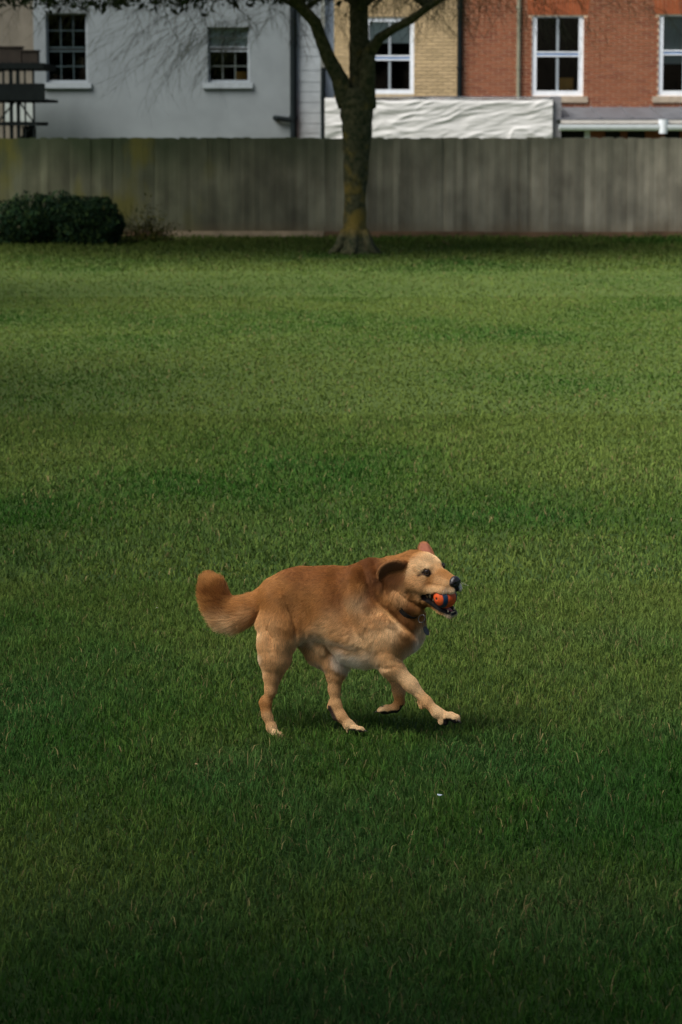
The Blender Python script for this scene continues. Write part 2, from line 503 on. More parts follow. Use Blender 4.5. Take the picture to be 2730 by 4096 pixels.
def wall_with_holes(x0, x1, z0, z1, yf, depth, holes):
    """front sheet with rectangular openings and the reveals of those openings"""
    g = Geo()
    xs = sorted({x0, x1, *[h[0] for h in holes], *[h[1] for h in holes]})
    zs = sorted({z0, z1, *[h[2] for h in holes], *[h[3] for h in holes]})
    for i in range(len(xs) - 1):
        for j in range(len(zs) - 1):
            cx, cz = (xs[i] + xs[i + 1]) / 2, (zs[j] + zs[j + 1]) / 2
            if any(h[0] < cx < h[1] and h[2] < cz < h[3] for h in holes): continue
            g.add([(xs[i], yf, zs[j]), (xs[i + 1], yf, zs[j]), (xs[i + 1], yf, zs[j + 1]), (xs[i], yf, zs[j + 1])], [(0, 1, 2, 3)])
    for a, b, c, d in holes:
        y2 = yf + depth
        g.add([(a, yf, c), (b, yf, c), (b, y2, c), (a, y2, c)], [(0, 1, 2, 3)])
        g.add([(a, yf, d), (b, yf, d), (b, y2, d), (a, y2, d)], [(3, 2, 1, 0)])
        g.add([(a, yf, c), (a, yf, d), (a, y2, d), (a, y2, c)], [(3, 2, 1, 0)])
        g.add([(b, yf, c), (b, yf, d), (b, y2, d), (b, y2, c)], [(0, 1, 2, 3)])
    # side and back walls, closed top
    yb = yf + 7.0
    g.add([(x0, yf, z0), (x0, yb, z0), (x0, yb, z1), (x0, yf, z1)], [(0, 3, 2, 1)])
    g.add([(x1, yf, z0), (x1, yb, z0), (x1, yb, z1), (x1, yf, z1)], [(0, 1, 2, 3)])
    g.add([(x0, yb, z0), (x1, yb, z0), (x1, yb, z1), (x0, yb, z1)], [(0, 3, 2, 1)])
    return g

def gable_roof(x0, x1, z, yf, mat, parent):
    g = Geo()
    y0, y1, ym = yf - 0.35, yf + 7.3, yf + 3.5
    V = [(x0, y0, z), (x1, y0, z), (x1, ym, z + 2.6), (x0, ym, z + 2.6), (x0, y1, z), (x1, y1, z)]
    g.add(V, [(0, 1, 2, 3), (3, 2, 5, 4), (0, 3, 4), (1, 5, 2), (0, 4, 5, 1)])
    g.obj('roof', mat, parent)

def sash_window(house, hole, yf, frame_mat, bar_mat, frame_w, cols, rows_up, rows_lo, z_mid, bar_w, rail_w=0.045,
                sill=None, sill_mat=None, set_back=0.09, blue=False, blinds=(), room_extra=None, label=None, frame_sides=(1, 1), top_w=None):
    a, b, c, d = hole
    y0 = yf + set_back
    g = Geo()
    tw = frame_w if top_w is None else top_w
    fl, fr = frame_w * frame_sides[0], frame_w * frame_sides[1]
    g.box(a, a + fl, y0, y0 + 0.06, c, d); g.box(b - fr, b, y0, y0 + 0.06, c, d)
    g.box(a + fl, b - fr, y0, y0 + 0.06, c, c + frame_w * 1.1); g.box(a + fl, b - fr, y0, y0 + 0.06, d - tw, d)
    win = g.obj('window', frame_mat, house, label=label)
    ia, ib, ic, id_ = a + fl, b - fr, c + frame_w * 1.1, d - tw
    gr = Geo()
    gr.box(ia, ib, y0 + 0.012, y0 + 0.05, z_mid - rail_w * 0.5 - 0.03, z_mid - 0.022)
    gr.box(ia, ib, y0 + 0.005, y0 + 0.05, z_mid + 0.022, z_mid + rail_w * 0.5 + 0.03)
    gr.obj('meeting_rail', frame_mat if not bar_mat is M['thin_bar'] else bar_mat, win)
    Geo().box(ia, ib, y0 + 0.02, y0 + 0.05, z_mid - 0.022, z_mid + 0.022).obj('sash_gap', M['blue_trim'] if blue else M['room'], win)
    # panes and bars
    def sash(z0, z1, rows, yy):
        for r in range(rows):
            for q in range(cols):
                xa = ia + (ib - ia) * q / cols; xb = ia + (ib - ia) * (q + 1) / cols
                za = z0 + (z1 - z0) * r / rows; zb = z0 + (z1 - z0) * (r + 1) / rows
                mesh_obj('pane', [(xa, yy, za), (xb, yy, za), (xb, yy, zb), (xa, yy, zb)], [(0, 1, 2, 3)], M['glass'], win)
        for q in range(1, cols):
            xm = ia + (ib - ia) * q / cols
            Geo().box(xm - bar_w / 2, xm + bar_w / 2, yy - 0.014, yy - 0.003, z0, z1).obj('glazing_bar', bar_mat, win)
        for r in range(1, rows):
            zm = z0 + (z1 - z0) * r / rows
            Geo().box(ia, ib, yy - 0.017, yy - 0.0045, zm - bar_w / 2, zm + bar_w / 2).obj('glazing_bar', bar_mat, win)
    sash(ic, z_mid - 0.06, rows_lo, y0 + 0.045)
    sash(z_mid + 0.06, id_, rows_up, y0 + 0.03)
    # dark room behind: five inward faces
    yr0, yr1 = y0 + 0.065, y0 + 2.5
    g = Geo()
    V = [(a, yr0, c), (b, yr0, c), (b, yr0, d), (a, yr0, d), (a - .5, yr1, c - .4), (b + .5, yr1, c - .4), (b + .5, yr1, d + .3), (a - .5, yr1, d + .3)]
    g.add(V, [(4, 5, 6, 7), (0, 4, 7, 3), (1, 2, 6, 5), (0, 1, 5, 4), (3, 7, 6, 2)])
    g.obj('room', M['room'], win)
    for (za, zb, m) in blinds:
        Geo().box(ia + 0.01, ib - 0.01, y0 + 0.09, y0 + 0.095, za, zb).obj('blind', m, win)
    if room_extra:
        for (xa, xb, za, zb, m) in room_extra:
            Geo().box(xa, xb, y0 + 0.35, y0 + 0.7, za, zb).obj('furniture', m, win)
    if sill:
        sx0, sx1, sz0, sz1, proud = sill
        Geo().box(sx0, sx1, yf - proud, yf + set_back - 0.002, sz0, sz1).obj('sill', sill_mat, win)
    return win

# ---- pale grey rendered house
M['dull_bar'] = mat_plain('dull_white_bar', (0.06, 0.075, 0.07), 0.6, 0.2, var=0.08, scale=8)
def build_grey_house():
    Yw = Y_HOUSE
    x0, x1 = X(137), X(1187)
    zt = 5.9
    root = thing('rendered_house', 'pale grey rendered house with two small paned sash windows', 'house', (x0, Yw, 0), 'houses behind the fence')
    hA = (X(186), X(352), Z(330), Z(52)); hB = (X(832), X(1000), Z(330), Z(108))
    wall_with_holes(x0, x1, 0, zt, Yw, 0.15, [hA, hB]).obj('wall', M['render_grey'], root)
    sash_window(root, hA, Yw, M['grey_paint'], M['thin_bar'], 0.042, 3, 2, 2, Z(197), 0.022, sill=(X(176), X(366), Z(353), Z(331), 0.07),
                sill_mat=M['grey_paint'], label='tall dark window of twelve small panes', top_w=0.03)
    sash_window(root, hB, Yw, M['grey_paint'], M['dull_bar'], 0.045, 3, 2, 2, Z(196), 0.022, sill=(X(812), X(1012), Z(353), Z(331), 0.07),
                sill_mat=M['grey_paint'], blinds=[(Z(190), Z(112), M['blind'])], room_extra=[(X(940), X(985), Z(325), Z(285), M['ochre'])],
                label='window with pale blind over its upper half')
    # painted blocks at the right-hand end of the wall, beyond the drainpipe
    xa, xb = X(1187), X(1284)
    z = 0.0; k = 0
    Geo().box(xa + 0.002, xb - 0.004, Yw + 0.004, Yw + 0.3, 0, zt).obj('end_wall', M['block_grey'], root)
    while z < zt - 0.05:
        h = random.choice([0.20, 0.24, 0.29, 0.22])
        inset = random.uniform(0, 0.003)
        Geo().box(xa + 0.002, xb - random.uniform(0, 0.006), Yw - 0.010 + inset, Yw + 0.002, z, min(z + h - 0.012, zt)).obj('block', M['block_grey'], root)
        z += h
    gable_roof(x0 - 0.2, xb + 0.1, zt, Yw, M['roof'], root)
    # drain pipe, its branch
    dp = thing('drainpipe', 'thick black drainpipe with a side branch on pale grey wall', 'drainpipe', (X(1175), Yw - 0.1, 0), 'drainpipes on the house walls')
    xc = X(1175)
    Geo().tube([(xc, Yw - 0.09, 0), (xc, Yw - 0.09, 2.0), (xc, Yw - 0.09, 4.2), (xc, Yw - 0.09, zt - .1)], [0.073] * 4, 14).obj('pipe', M['black'], dp)
    zz = Z(475)
    Geo().tube([(X(1100), Yw + 0.02, zz + 0.02), (X(1112), Yw - 0.09, zz + 0.01), (xc, Yw - 0.09, zz - 0.03)], [0.055, 0.055, 0.055], 12).obj('branch_pipe', M['black'], dp)
    for zc in (1.0, 2.15, 3.7, 5.2):
        Geo().tube([(xc, Yw - 0.09, zc), (xc, Yw - 0.09, zc + 0.09)], [0.088, 0.088], 14).obj('collar', M['black'], dp)
    d2 = thing('drainpipe', 'narrow black drainpipe at the corner beside the white sheeting', 'drainpipe', (X(1293), Yw - 0.1, 0), 'drainpipes on the house walls')
    xc = X(1294)
    Geo().tube([(xc, Yw - 0.05, 0), (xc, Yw - 0.05, 3.0), (xc, Yw - 0.05, Z(270))], [0.05] * 3, 12).obj('pipe', M['black'], d2)
    for zc in (1.2, 2.6):
        Geo().tube([(xc, Yw - 0.05, zc), (xc, Yw - 0.05, zc + 0.07)], [0.06, 0.06], 12).obj('collar', M['black'], d2)

build_grey_house()

# ---- beige cottage and dark balcony frame at the far left
def build_left():
    Yw = 61.4
    x0, x1 = X(-420, Yw), X(150, Yw)
    root = thing('cottage', 'dim beige rendered cottage at the edge behind the dark balcony frame', 'house', (x0, Yw, 0), 'houses behind the fence')
    wall_with_holes(x0, x1, 0, 5.6, Yw, 0.15, []).obj('wall', M['beige'], root)
    gable_roof(x0 - .2, x1 + .1, 5.6, Yw, M['roof'], root)
    Geo().box(X(20, Yw), X(133, Yw), Yw - 0.03, Yw - 0.002, Z(486, Yw), Z(408, Yw)).obj('window_panel', M['blind_grey'], root)
    Yb = 57.0
    bx = lambda p: X(p, Yb); bz = lambda p: Z(p, Yb)
    b = thing('balcony', 'dark steel balcony frame with plank decks at the end of the grey house', 'balcony', (bx(80), Yb, 0))
    for p, hw_ in ((-60, .035), (-20, .02), (14, .02), (44, .035), (72, .035), (100, .016), (134, .02)):
        Geo().box(bx(p) - hw_, bx(p) + hw_, Yb - 0.03, Yb + 0.04, 0, bz(250)).obj('post', M['dark_steel'], b)
    Geo().box(bx(-300), bx(176), Yb - 0.06, Yb + 2.5, bz(275), bz(252)).obj('deck', M['dark_steel'], b)
    Geo().box(bx(-300), bx(182), Yb - 0.10, Yb - 0.065, bz(402), bz(334)).obj('parapet', M['dark_steel'], b)
    Geo().box(bx(-300), bx(182), Yb - 0.06, Yb + 2.5, bz(408), bz(396)).obj('deck', M['dark_steel'], b)
    Geo().box(bx(-300), bx(150), Yb - 0.06, Yb + 2.0, bz(503), bz(488)).obj('deck', M['dark_steel'], b)
    for (pa, qa, pb, qb) in ((-60, 330, 44, 255), (72, 400, 140, 500), (-20, 500, 60, 405), (72, 560, 128, 505)):
        Geo().tube([(bx(pa), Yb, bz(qa)), (bx(pb), Yb, bz(qb))], [0.018, 0.018], 6).obj('brace', M['dark_steel'], b)
    M['crate_brown'] = mat_plain('dark_brown_box', (0.013, 0.010, 0.007), 0.8, 0.2, var=0.3)
    for (pa, pb, qa, qb, mm) in ((88, 150, 205, 250, 'crate_brown'), (-5, 84, 190, 250, 'crate_brown')):
        c = thing('planter_box', 'low dark brown box on the top deck nearest the tall window' if pa > 0 else 'wide brown box on the top deck, cut by the picture edge',
                  'box', ((bx(pa) + bx(pb)) / 2, Yb + 0.3, bz(252)), 'boxes on the balcony deck')
        Geo().box(bx(pa), bx(pb), Yb + 0.1, Yb + 0.5, bz(252) + 0.002, bz(qa)).obj('box_body', M[mm], c)
        Geo().box(bx(pa) - .02, bx(pb) + .02, Yb + 0.08, Yb + 0.52, bz(qa) + 0.001, bz(qa) + 0.03).obj('rim', M[mm], c)
    t = thing('water_butt', 'dark tapered tub under the lowest balcony deck, just above the fence', 'tub', (bx(108), Yb + .3, 0))
    Geo().tube([(bx(108), Yb + .3, 0), (bx(108), Yb + .3, bz(520)), (bx(106), Yb + .3, bz(504))], [0.16, 0.14, 0.12], 16).obj('tub_body', M['dark_steel'], t)
    Geo().tube([(bx(106), Yb + .3, bz(512)), (bx(106), Yb + .3, bz(506))], [0.15, 0.15], 16).obj('lid', M['dark_steel'], t)

build_left()

# ---- brick houses
def brickwork(root, x0, x1, z0, z1, yf, holes, mat, n_single, zview):
    """stretcher courses in front of the mortar sheet: those that show are single objects, the rest one joined part"""
    bl, bh, j = 0.215, 0.061, 0.014
    me = mesh_data('brick', Geo().box(0, bl, -0.008, 0.004, 0, bh).V, Geo().box(0, bl, -0.008, 0.004, 0, bh).F, mat)
    rest = Geo()
    k = 0; z = z0; cells = []
    while z < z1 - bh:
        off = 0 if k % 2 else (bl + j) / 2
        x = x0 - off
        while x < x1:
            a, b = max(x, x0), min(x + bl, x1)
            segs = [(a, b)]
            for h in holes:
                if h[2] - 0.02 < z + bh and h[3] > z + 0.02:
                    ns = []
                    for (p, q) in segs:
                        if q <= h[0] or p >= h[1]: ns.append((p, q)); continue
                        if p < h[0]: ns.append((p, h[0]))
                        if q > h[1]: ns.append((h[1], q))
                    segs = ns
            for (p, q) in segs:
                if q - p > 0.03: cells.append((p, q, z))
            x += bl + j
        z += bh + j; k += 1
    vis = [c for c in cells if zview[0] < c[2] < zview[1] and zview[2] < c[0] < zview[3] and abs((c[1] - c[0]) - bl) < 0.001]
    random.shuffle(vis)
    vis.sort(key=lambda c: c[2])
    single = set(vis[:n_single])
    for c in cells:
        jit = random.uniform(-0.002, 0.002)
        if c in single:
            o = bpy.data.objects.new('brick', me)
            o.location = Vector((c[0], yf + jit, c[2])) - Vector(ORG[root.name])
            link(o, root)
        else:
            rest.box(c[0], c[1], yf - 0.008 + jit, yf + 0.004 + jit, c[2], c[2] + bh)
    rest.obj('brickwork', mat, root, kind='stuff')

def build_brick_houses():
    Yw = Y_HOUSE
    zt = 6.2
    # buff brick house
    x0, x1 = X(1338), X(1838)
    rb = thing('brick_house', 'buff brick house with one white sash window behind the tree', 'house', (x0, Yw, 0), 'houses behind the fence')
    hole = (X(1462), X(1657), Z(376), Z(70))
    wall_with_holes(x0, x1, 0, zt, Yw, 0.14, [hole]).obj('wall', M['mortar_buff'], rb)
    brickwork(rb, x0, x1, Z(384), zt, Yw - 0.004, [hole], M['brick_buff'], 160, (Z(380), Z(0), X(1338), X(1838)))
    Geo().box(X(1657), x1, Yw - 0.02, Yw - 0.003, Z(384) - 0.09, Z(384) - 0.012).obj('brick_band', M['brick_red'], rb)
    sash_window(rb, hole, Yw, M['white_paint'], M['grey_paint'], 0.085, 2, 1, 1, Z(231), 0.05, set_back=0.03, blue=True,
                blinds=[(Z(172), Z(80), M['blind'])], label='white sash window with half lowered blind')
    gable_roof(x0, x1, zt, Yw, M['roof'], rb)
    # strip of return wall between the two houses, sky light worked into its blue
    Geo().box(X(1300), X(1336), Yw + 0.35, Yw + 0.5, 0, zt).obj('side_wall', mat_plain('blue_white_paint', (0.30, 0.38, 0.50), 0.7, 0.2, var=0.1, scale=3), rb)
    # red brick house
    x0, x1 = X(1842), X(3300)
    rr = thing('brick_house', 'red brick house with tall white two pane sash windows', 'house', (x0, Yw, 0), 'houses behind the fence')
    hC = (X(2128), X(2334), Z(384), Z(64)); hD = (X(2634), X(2840), Z(384), Z(60))
    aC = (X(2112), X(2350), Z(60), Z(0) + 0.1); aD = (X(2618), X(2856), Z(57), Z(0) + 0.1)
    wall_with_holes(x0, x1, 0, zt, Yw, 0.14, [hC, hD]).obj('wall', M['mortar_red'], rr)
    brickwork(rr, x0, x1, Z(430), zt, Yw - 0.004, [hC, hD, aC, aD], M['brick_red'], 300, (Z(425), Z(0), X(1842), X(2740)))
    for a in (aC, aD):      # flat arch of rubbed bricks over each window
        nb = 15
        for i in range(nb):
            xa = a[0] + (a[1] - a[0]) * i / nb; xb = a[0] + (a[1] - a[0]) * (i + 1) / nb
            lean = ((i + 0.5) / nb - 0.5) * 0.10
            V = [(xa - 0 + 0.002, Yw - 0.013, a[2] + .005), (xb - 0.003, Yw - 0.013, a[2] + .005), (xb - 0.003 + lean, Yw - 0.013, a[3]), (xa + 0.002 + lean, Yw - 0.013, a[3]),
                 (xa + 0.002, Yw - 0.002, a[2] + .005), (xb - 0.003, Yw - 0.002, a[2] + .005), (xb - 0.003 + lean, Yw - 0.002, a[3]), (xa + 0.002 + lean, Yw - 0.002, a[3])]
            mesh_obj('arch_brick', V, [(0, 1, 2, 3), (0, 4, 5, 1), (1, 5, 6, 2), (2, 6, 7, 3), (3, 7, 4, 0)], M['brick_arch'], rr)
    sash_window(rr, hC, Yw, M['white_paint'], M['grey_paint'], 0.10, 2, 1, 1, Z(216), 0.055, set_back=0.03, blue=True,
                sill=(X(2118), X(2352), Z(410), Z(385), 0.05), sill_mat=M['stone'], room_extra=[(X(2245), X(2300), Z(365), Z(310), M['ochre'])],
                label='white sash window with dark bare panes', top_w=0.03)
    sash_window(rr, hD, Yw, M['white_paint'], M['grey_paint'], 0.10, 2, 1, 1, Z(210), 0.055, set_back=0.03, blue=True,
                sill=(X(2612), X(2860), Z(410), Z(385), 0.05), sill_mat=M['stone'], blinds=[(Z(255), Z(64), M['blind_grey'])],
                label='white sash window with grey blind, cut by the picture edge', top_w=0.03)
    gable_roof(x0, x1, zt, Yw, M['roof'], rr)
    # downpipes on the brick
    for (p, r, m, zb, lab, ys) in ((1839, 0.055, 'black', 384, 'black downpipe where the buff brick meets the red brick', 0.09),
                               (2074, 0.042, 'green_pipe', 384, 'thin green grey downpipe on the red brick wall', 0.07)):
        d = thing('drainpipe', lab, 'drainpipe', (X(p), Yw - ys, 0), 'drainpipes on the house walls')
        xc = X(p)
        Geo().tube([(xc, Yw - ys, Z(zb)), (xc, Yw - ys, 4.0), (xc, Yw - ys, zt)], [r] * 3, 12).obj('pipe', M[m], d)
        for zc in (3.2, 4.45, 5.6):
            Geo().tube([(xc, Yw - ys, zc), (xc, Yw - ys, zc + 0.06)], [r * 1.25] * 2, 12).obj('collar', M[m], d)
        Geo().tube([(xc, Yw - ys, Z(zb) + 0.03), (xc, Yw - ys - .02, Z(zb) - 0.04), (xc, Yw - ys - .12, Z(zb) - 0.10)], [r] * 3, 12).obj('shoe', M[m], d)

build_brick_houses()

# ---- rear extension: part wrapped in white plastic, part with lead roof and white gutter
def build_extension():
    Y = Y_EXT
    ex = lambda p: X(p, Y); ez = lambda p: Z(p, Y)
    x0, x1 = ex(1300), ex(2212)
    z0, z1 = 0.0, ez(394)
    r = thing('extension', 'flat roofed rear extension with lead roof edge and white gutter', 'extension', (x0, Y, 0))
    M['ext_brick'] = mat_plain('extension_brick', (0.20, 0.07, 0.04), 0.9, 0.2, var=0.3, scale=4)
    Geo().box(x0 + 0.1, x1 - 0.05, Y + 0.25, Y_HOUSE - 0.1, 0, z1 - 0.10).obj('wall', M['ext_brick'], r)
    Geo().box(x0, ex(2190), Y + 0.02, Y_HOUSE - 0.03, z1 - 0.095, z1 - 0.01).obj('roof_slab', M['lead'], r)
    Geo().box(ex(2208), ex(2248), Y + 0.05, Y_HOUSE - 0.1, 0, ez(384)).obj('pier', mat_plain('grey_pier', (0.17, 0.17, 0.18), 0.8, 0.2, var=0.2), r)
    # lower lead roof and gutter at the right
    xa, xb = ex(2226), ex(3200)
    g = Geo(); g.add([(xa, Y - .02, ez(474)), (xb, Y - .02, ez(474)), (xb, Y_HOUSE - .03, Z(428)), (xa, Y_HOUSE - .03, Z(428)),
                      (xa, Y - .02, ez(480)), (xb, Y - .02, ez(480)), (xb, Y_HOUSE - .03, Z(428) - .08), (xa, Y_HOUSE - .03, Z(428) - .08)],
                     [(0, 1, 2, 3), (4, 7, 6, 5), (0, 4, 5, 1), (1, 5, 6, 2), (3, 2, 6, 7), (0, 3, 7, 4)])
    g.obj('lead_roof', M['lead'], r)
    x = xa + 0.3
    while x < xb:
        Geo().tube([(x, Y - .02, ez(473)), (x, Y_HOUSE - .05, Z(428) + .008)], [0.018, 0.018], 8).obj('lead_roll', M['lead'], r)
        x += 0.62
    Geo().box(xa + .1, xb, Y - 0.03, Y - 0.005, ez(494), ez(481)).obj('fascia', mat_plain('cream_fascia', (0.42, 0.40, 0.36), 0.6, 0.3, var=0.1), r)
    # half-round gutter
    n = 9
    for (ga, gb) in ((ex(2238), ex(2648)), (ex(2662), xb)):
        g = Geo(); V = []
        for xx in (ga, gb):
            for k in range(n):
                an = math.pi * k / (n - 1)
                V.append((xx, Y - 0.10 - 0.065 * math.cos(an), ez(498) - 0.125 * math.sin(an)))
        g.add(V, [(k, k + 1, n + k + 1, n + k) for k in range(n - 1)] + [tuple(range(n - 1, -1, -1)), tuple(range(n, 2 * n))])
        g.obj('gutter', M['white_paint'], r)
    Geo().tube([(ex(2655), Y - 0.1, ez(478)), (ex(2655), Y - 0.1, ez(534))], [0.10, 0.085], 12).obj('gutter_outlet', M['white_paint'], r)
    Geo().box(xa + .15, xb, Y + 0.3, Y + 0.45, 0, ez(480)).obj('lower_wall', M['ext_brick'], r)
    for (pa, pb) in ((2250, 2345), (2430, 2490), (2520, 2590), (2670, 2730)):
        Geo().box(ex(pa), ex(pb), Y + 0.26, Y + 0.298, ez(548) - .6, ez(522)).obj('opening', M['room'], r)
    Geo().box(ex(2346), ex(2368), Y + 0.24, Y + 0.298, ez(560), ez(524)).obj('frame_post', M['white_paint'], r)

    # crumpled white sheeting wrapped round the extension: a grid with real folds
    sh = thing('plastic_sheeting', 'crumpled white plastic sheeting wrapped round the extension behind the fence', 'sheeting', (x0, Y, z1))
    nx, nz_ = 330, 90
    xs = np.linspace(x0, x1, nx); zs = np.linspace(z1 - 1.7, z1, nz_)
    GX, GZ = np.meshgrid(xs, zs)
    P = np.stack([GX.ravel(), GZ.ravel(), np.zeros(GX.size)], 1)
    warp = fbm(P * np.array([0.7, 1.1, 1]), 41, 3)
    rid = lambda s, q, sd: 1 - np.abs(2 * fbm(np.stack([P[:, 0] * s + warp * 1.2, P[:, 1] * q + warp * 3 - P[:, 0] * 0.9, P[:, 2]], 1), sd, 2) - 1)
    dsp = 0.030 * rid(0.55, 2.6, 51) ** 3 + 0.022 * rid(1.3, 6.0, 57) ** 2 + 0.013 * rid(3.2, 14.0, 63)
    edge = np.clip((z1 - P[:, 1]) / 0.06, 0, 1)
    V = np.stack([P[:, 0], Y - 0.02 - dsp * (0.35 + 0.65 * edge), P[:, 1] - (0.012 + 0.014 * np.sin(P[:, 0] * 2.3) + 0.01 * np.sin(P[:, 0] * 7.1)) * np.clip((P[:, 1] - z1 + 0.5) / 0.5, 0, 1)], 1)
    idx = np.arange(nx * nz_).reshape(nz_, nx)
    F = np.stack([idx[:-1, :-1], idx[:-1, 1:], idx[1:, 1:], idx[1:, :-1]], -1).reshape(-1, 4)
    mesh_obj('sheet', V, F, M['plastic'], sh, smooth=True)
    top = Geo()
    top.add([(x0, Y - 0.03, z1 - .002), (x1, Y - 0.03, z1 - .002), (x1, Y + 0.9, z1 + .02), (x0, Y + 0.9, z1 + .02)], [(0, 1, 2, 3)])
    top.add([(x1, Y - 0.02, z1 - 1.7), (x1, Y + 0.04, z1 - 1.7), (x1, Y + 0.04, z1), (x1, Y - 0.02, z1)], [(0, 1, 2, 3)])
    top.obj('folded_edge', M['plastic'], sh)
    g = Geo()
    g.tube([(x0 + 0.9, Y - 0.06, z1 + 0.01), ((x0 + x1) / 2, Y - 0.06, z1 + 0.025), (x1 + 0.05, Y - 0.05, z1 + 0.02)], [0.016] * 3, 8)
    g.obj('batten', M['lead'], sh)

build_extension()

def leaf_cloud(n, sampler, size, seed, cols):
    rng = np.random.default_rng(seed)
    P, Nn = sampler(n, rng)
    a = rng.normal(size=(n, 3)); a /= np.linalg.norm(a, axis=1)[:, None]
    nn = Nn + 0.8 * rng.normal(size=(n, 3)); nn /= np.linalg.norm(nn, axis=1)[:, None]
    u = np.cross(a, nn); u /= np.linalg.norm(u, axis=1)[:, None] + 1e-9
    v = np.cross(nn, u)
    s = (size * (0.6 + 0.8 * rng.random(n)))[:, None]
    V = np.stack([P - u * s, P + v * s * 0.42, P + u * s, P - v * s * 0.42], 1).reshape(-1, 3)
    F = (np.arange(n) * 4)[:, None] + np.array([[0, 1, 2, 3]])
    c = np.array(cols)[rng.integers(0, len(cols), n)] * (0.6 + 0.8 * rng.random(n))[:, None]
    return V, F, np.repeat(c, 4, 0)

def col_mesh(name, V, F, col, mat, parent, **kw):
    o = mesh_obj(name, V, F, mat, parent, **kw)
    at = o.data.color_attributes.new('col', 'FLOAT_COLOR', 'POINT')
    at.data.foreach_set('color', np.concatenate([col, np.ones((len(col), 1))], 1).astype(np.float32).ravel())
    return o

# ------------------------------------------------------------------ tree in front of the fence
def bark_material():
    m, nt, b = mat_new('mossy_bark')
    N, L = nt.nodes, nt.links
    geo = N.new('ShaderNodeNewGeometry'); sep = N.new('ShaderNodeSeparateXYZ'); L.new(geo.outputs['Position'], sep.inputs[0])
    n1 = N.new('ShaderNodeTexNoise'); n1.inputs['Scale'].default_value = 4.5; n1.inputs['Detail'].default_value = 6; L.new(geo.outputs['Position'], n1.inputs[0])
    n2 = N.new('ShaderNodeTexNoise'); n2.inputs['Scale'].default_value = 14; n2.inputs['Detail'].default_value = 6; L.new(geo.outputs['Position'], n2.inputs[0])
    cr = N.new('ShaderNodeValToRGB')
    cr.color_ramp.elements[0].position = 0.35; cr.color_ramp.elements[0].color = (0.020, 0.028, 0.013, 1)
    cr.color_ramp.elements[1].position = 0.68; cr.color_ramp.elements[1].color = (0.070, 0.066, 0.036, 1)
    L.new(n2.outputs[0], cr.inputs[0])
    # ochre lichen low on the trunk, patchy
    zr = N.new('ShaderNodeMapRange'); zr.inputs[1].default_value = 0.42; zr.inputs[2].default_value = 2.2; zr.inputs[3].default_value = 0.30; zr.inputs[4].default_value = 0.02
    L.new(sep.outputs['Z'], zr.inputs[0])
    zl = N.new('ShaderNodeMapRange'); zl.inputs[1].default_value = 0.25; zl.inputs[2].default_value = 0.42; zl.inputs[3].default_value = 0.0; zl.inputs[4].default_value = 1.0
    L.new(sep.outputs['Z'], zl.inputs[0])
    ad = N.new('ShaderNodeMath'); ad.operation = 'ADD'; L.new(n1.outputs[0], ad.inputs[0]); L.new(zr.outputs[0], ad.inputs[1])
    lm = N.new('ShaderNodeMapRange'); lm.inputs[1].default_value = 0.62; lm.inputs[2].default_value = 0.86; lm.inputs[3].default_value = 0.0; lm.inputs[4].default_value = 0.8
    L.new(ad.outputs[0], lm.inputs[0])
    mu = N.new('ShaderNodeMath'); mu.operation = 'MULTIPLY'; L.new(lm.outputs[0], mu.inputs[0]); L.new(zl.outputs[0], mu.inputs[1])
    mx = N.new('ShaderNodeMix'); mx.data_type = 'RGBA'; L.new(mu.outputs[0], mx.inputs[0]); L.new(cr.outputs[0], mx.inputs[6]); mx.inputs[7].default_value = (0.16, 0.115, 0.024, 1)
    L.new(mx.outputs[2], b.inputs['Base Color'])
    b.inputs['Roughness'].default_value = 0.95; b.inputs['Specular IOR Level'].default_value = 0.1
    bp = N.new('ShaderNodeBump'); bp.inputs['Strength'].default_value = 0.8; bp.inputs['Distance'].default_value = 0.03
    L.new(n2.outputs[0], bp.inputs['Height']); L.new(bp.outputs[0], b.inputs['Normal'])
    return m

